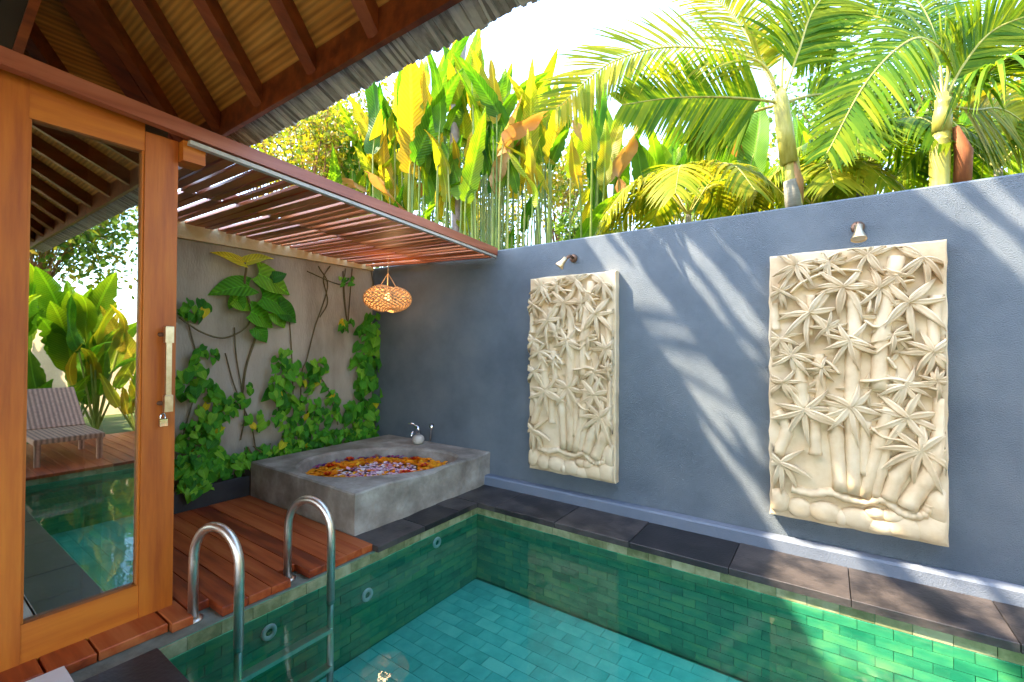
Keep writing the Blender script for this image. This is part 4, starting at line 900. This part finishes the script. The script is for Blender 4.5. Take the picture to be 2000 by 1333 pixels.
# unseen tree added to shape the sunlight: its crown shades the tub corner and lets thin bars of sun onto the garden wall
st = thing('added_shade_tree', (-7.3, 1.3, -.09), 'unseen tall tree added behind the villa to shade the tub corner and bar the wall with sun', 'tree')
part('trunk', MB().tube(bez([(-7.3, 1.3, -.1), (-7.2, 1.35, 3), (-6.9, 1.5, 6.2)], 6), [.2 - .008 * i for i in range(13)], 10), 'bark_brown', st, True)
def lit(x0, y0):
    """parts of the ground plan (along the sun) that the crown leaves open"""
    z = (y0 - YW) / (SUN.y / -SUN.z)                       # height on the garden wall
    if z > -.15:
        if .15 < z and -.335 < x0 - .696 * z and x0 < 1.5: return False
        wdn = max(0, min(1, (2.3 - z) / 2.3))
        if -.13 < x0 < .05 + .16 * wdn and z > .72: return True
        if -.24 < x0 < -.235 + .10 * (.85 - min(z, .85)) / .85 + .02 and z < .78: return True
        if .43 < x0 < .475 + .05 * wdn and z < 2.15: return True
        if .58 < x0 < .66 + .14 * wdn and .3 < z < 2.1: return True
        if .84 < x0 < .865 and 1.4 < z < 2.1: return True
        if .13 < x0 < .16 and z > 1.2: return True
        if 2.05 < x0 < 2.17 and z > .9: return True
        if 2.28 < x0 < 2.36: return True
        return False
    if y0 > 2.9: return x0 > -.28 and not (.38 < x0 + (y0 - 3.2) * .6 < .62) and not (.75 < x0 < .80)
    return x0 > .15
mb = MB(); bmb = MB(); lr = random.Random(5)
hub = Vector((-6.9, 1.5, 6.2))
def crownpt(x0, y0, t): return Vector((x0, y0, 0)) - SUN * t
x0 = -3.3
while x0 < 3.0:
    y0 = 1.5
    while y0 < 4.62:
        cx_ = x0 + lr.uniform(-.01, .01); cy_ = y0 + lr.uniform(-.03, .03)
        # long narrow leaves lie along the sun's path down the wall, so the gaps between them become bars
        if all(not lit(cx_ + q, cy_ + s) for q in (-.016, .016) for s in (-.05, .05)):
            t = lr.uniform(6.6, 7.6) if cx_ > -.75 else lr.uniform(11, 13); c = crownpt(cx_, cy_, t); d = Vector((lr.uniform(-.15, .15), 1, lr.uniform(-.3, .3))).normalized(); s = Vector((.82, 0, .57))
            hl, hw = lr.uniform(.07, .10), lr.uniform(.026, .034) * (1 if cx_ > -.75 else 1.25)
            mb.add([c - d * hl, c + s * hw, c + d * hl, c - s * hw], [(0, 1, 2, 3)])
            mb.add([c - d * hl * .3 - s * hw, c + s * hw * 1.2 + d * hl * .6, c + d * hl * 1.1 - s * hw * .5, c - s * hw * 1.1 + d * hl * .3], [(0, 1, 2, 3)])
        y0 += .075
    x0 += .034
part('crown', mb, 'tree_leaf_dark', st, False, 'stuff')
for x0, y0 in ((-1.1, 2), (-1.0, 3.9), (-.8, 3.4), (-.5, 2.2), (.3, 3.9), (1.3, 4.0), (1.7, 3.8)):
    e = crownpt(x0, y0, 7.2 if x0 > -.75 else 12); bmb.tube(bez([hub, hub.lerp(e, .5) + Vector((0, 0, .5)), e], 5), [.06 - .005 * i for i in range(11)], 5, False)
part('branches', bmb, 'bark_brown', st, False, 'stuff')

# ------------------------------------------------------------------ behind the camera: what the glass door mirrors
bw2 = thing('far_garden_wall', (7, 1, 0), 'cream garden wall mirrored in the door glass', 'wall')
part('wall_face', MB().box((6.4, -6, -.1), (6.55, 3.4, 1.75)), 'cream_render', bw2)
lg = thing('lounge_chair', (2.2, 1.4, 0), 'brown wicker lounge chair mirrored in the door glass', 'chair')
mb = MB(); 
part('seat', MB().bbox((1.45, 1.05, .24), (2.35, 1.65, .30), .01), 'wicker', lg)
part('backrest', MB().beam((2.35, 1.35, .27), (2.95, 1.35, .72), .60, .05), 'wicker', lg)
for x_ in (1.5, 2.3):
    for y_ in (1.09, 1.61): part('leg', MB().box((x_ - .025, y_ - .025, -.012), (x_ + .025, y_ + .025, .24)), 'wicker', lg)
def near_clump(label, x_, y_, n_, hts, meshes, name='banana_plant', Ln=(.8, 1.3)):
    t = thing(name, (x_, y_, 0), label, 'plant')
    for k in range(n_):
        a = rnd.uniform(0, 6.28); h = rnd.uniform(*hts); r_ = rnd.uniform(.1, .55); base = Vector((x_ + math.cos(a) * r_ * .5, y_ + math.sin(a) * r_ * .5, h * .45)); tip = base + Vector((math.cos(a) * r_, math.sin(a) * r_, 1)).normalized() * rnd.uniform(*Ln)
        part('stalk', MB().tube([(x_, y_, -.05), base], [.02, .012], 5, False), 'stalk', t)
        d = tip - base; z = d.normalized(); xx = Vector((-1, rnd.uniform(-.8, .8), .4)); yy_ = z.cross(xx).normalized(); xx = yy_.cross(z).normalized()
        link('leaf', rnd.choice(meshes), t, base, Matrix((xx, yy_, z)).transposed().to_quaternion(), d.length)
near_clump('banana plant mirrored at the left of the door glass', 4.3, .9, 12, (1.2, 3.4), PB)
near_clump('banana plant mirrored in the middle of the door glass', 4.6, 2.0, 14, (1.0, 3.6), PB)
near_clump('heliconia plant mirrored at the right of the door glass', 4.0, 2.9, 14, (.8, 3.2), PH, 'heliconia_plant')
near_clump('low banana plant mirrored above the lounge chair', 3.6, 1.5, 10, (.4, 1.6), PB, 'banana_plant', (.4, .7))
near_clump('low heliconia plant mirrored beside the lounge chair', 3.5, 2.5, 12, (.3, 1.4), PH, 'heliconia_plant', (.4, .7))
near_clump('banana plant mirrored just above the lounge chair back', 3.5, .75, 12, (.6, 2.2), PB, 'banana_plant', (.6, 1.0))
near_clump('heliconia plant mirrored near the handle side of the door glass', 3.9, 2.1, 16, (.8, 2.8), PH, 'heliconia_plant', (.6, 1.0))
near_clump('tall banana plant mirrored behind the other plants in the door glass', 5.2, 1.3, 16, (2.4, 4.4), PB)
tree('garden_tree', 'dense green tree mirrored behind the banana leaves in the door glass', (7.4, 1.9, -.09), 6.2, 2.2, 6000, 'tree_leaf', .14, 'bark_brown', 'trees beyond the walls')
tree('garden_tree', 'broad green tree mirrored high in the door glass', (8.5, 2.2, -.09), 6.5, 2.4, 4000, 'tree_leaf_dark', .14, 'bark_brown', 'trees beyond the walls')
tree('garden_tree', 'tall tree mirrored at the left of the door glass', (9.0, -1.5, -.09), 6.0, 2.2, 3500, 'tree_leaf', .14, 'bark_brown', 'trees beyond the walls')
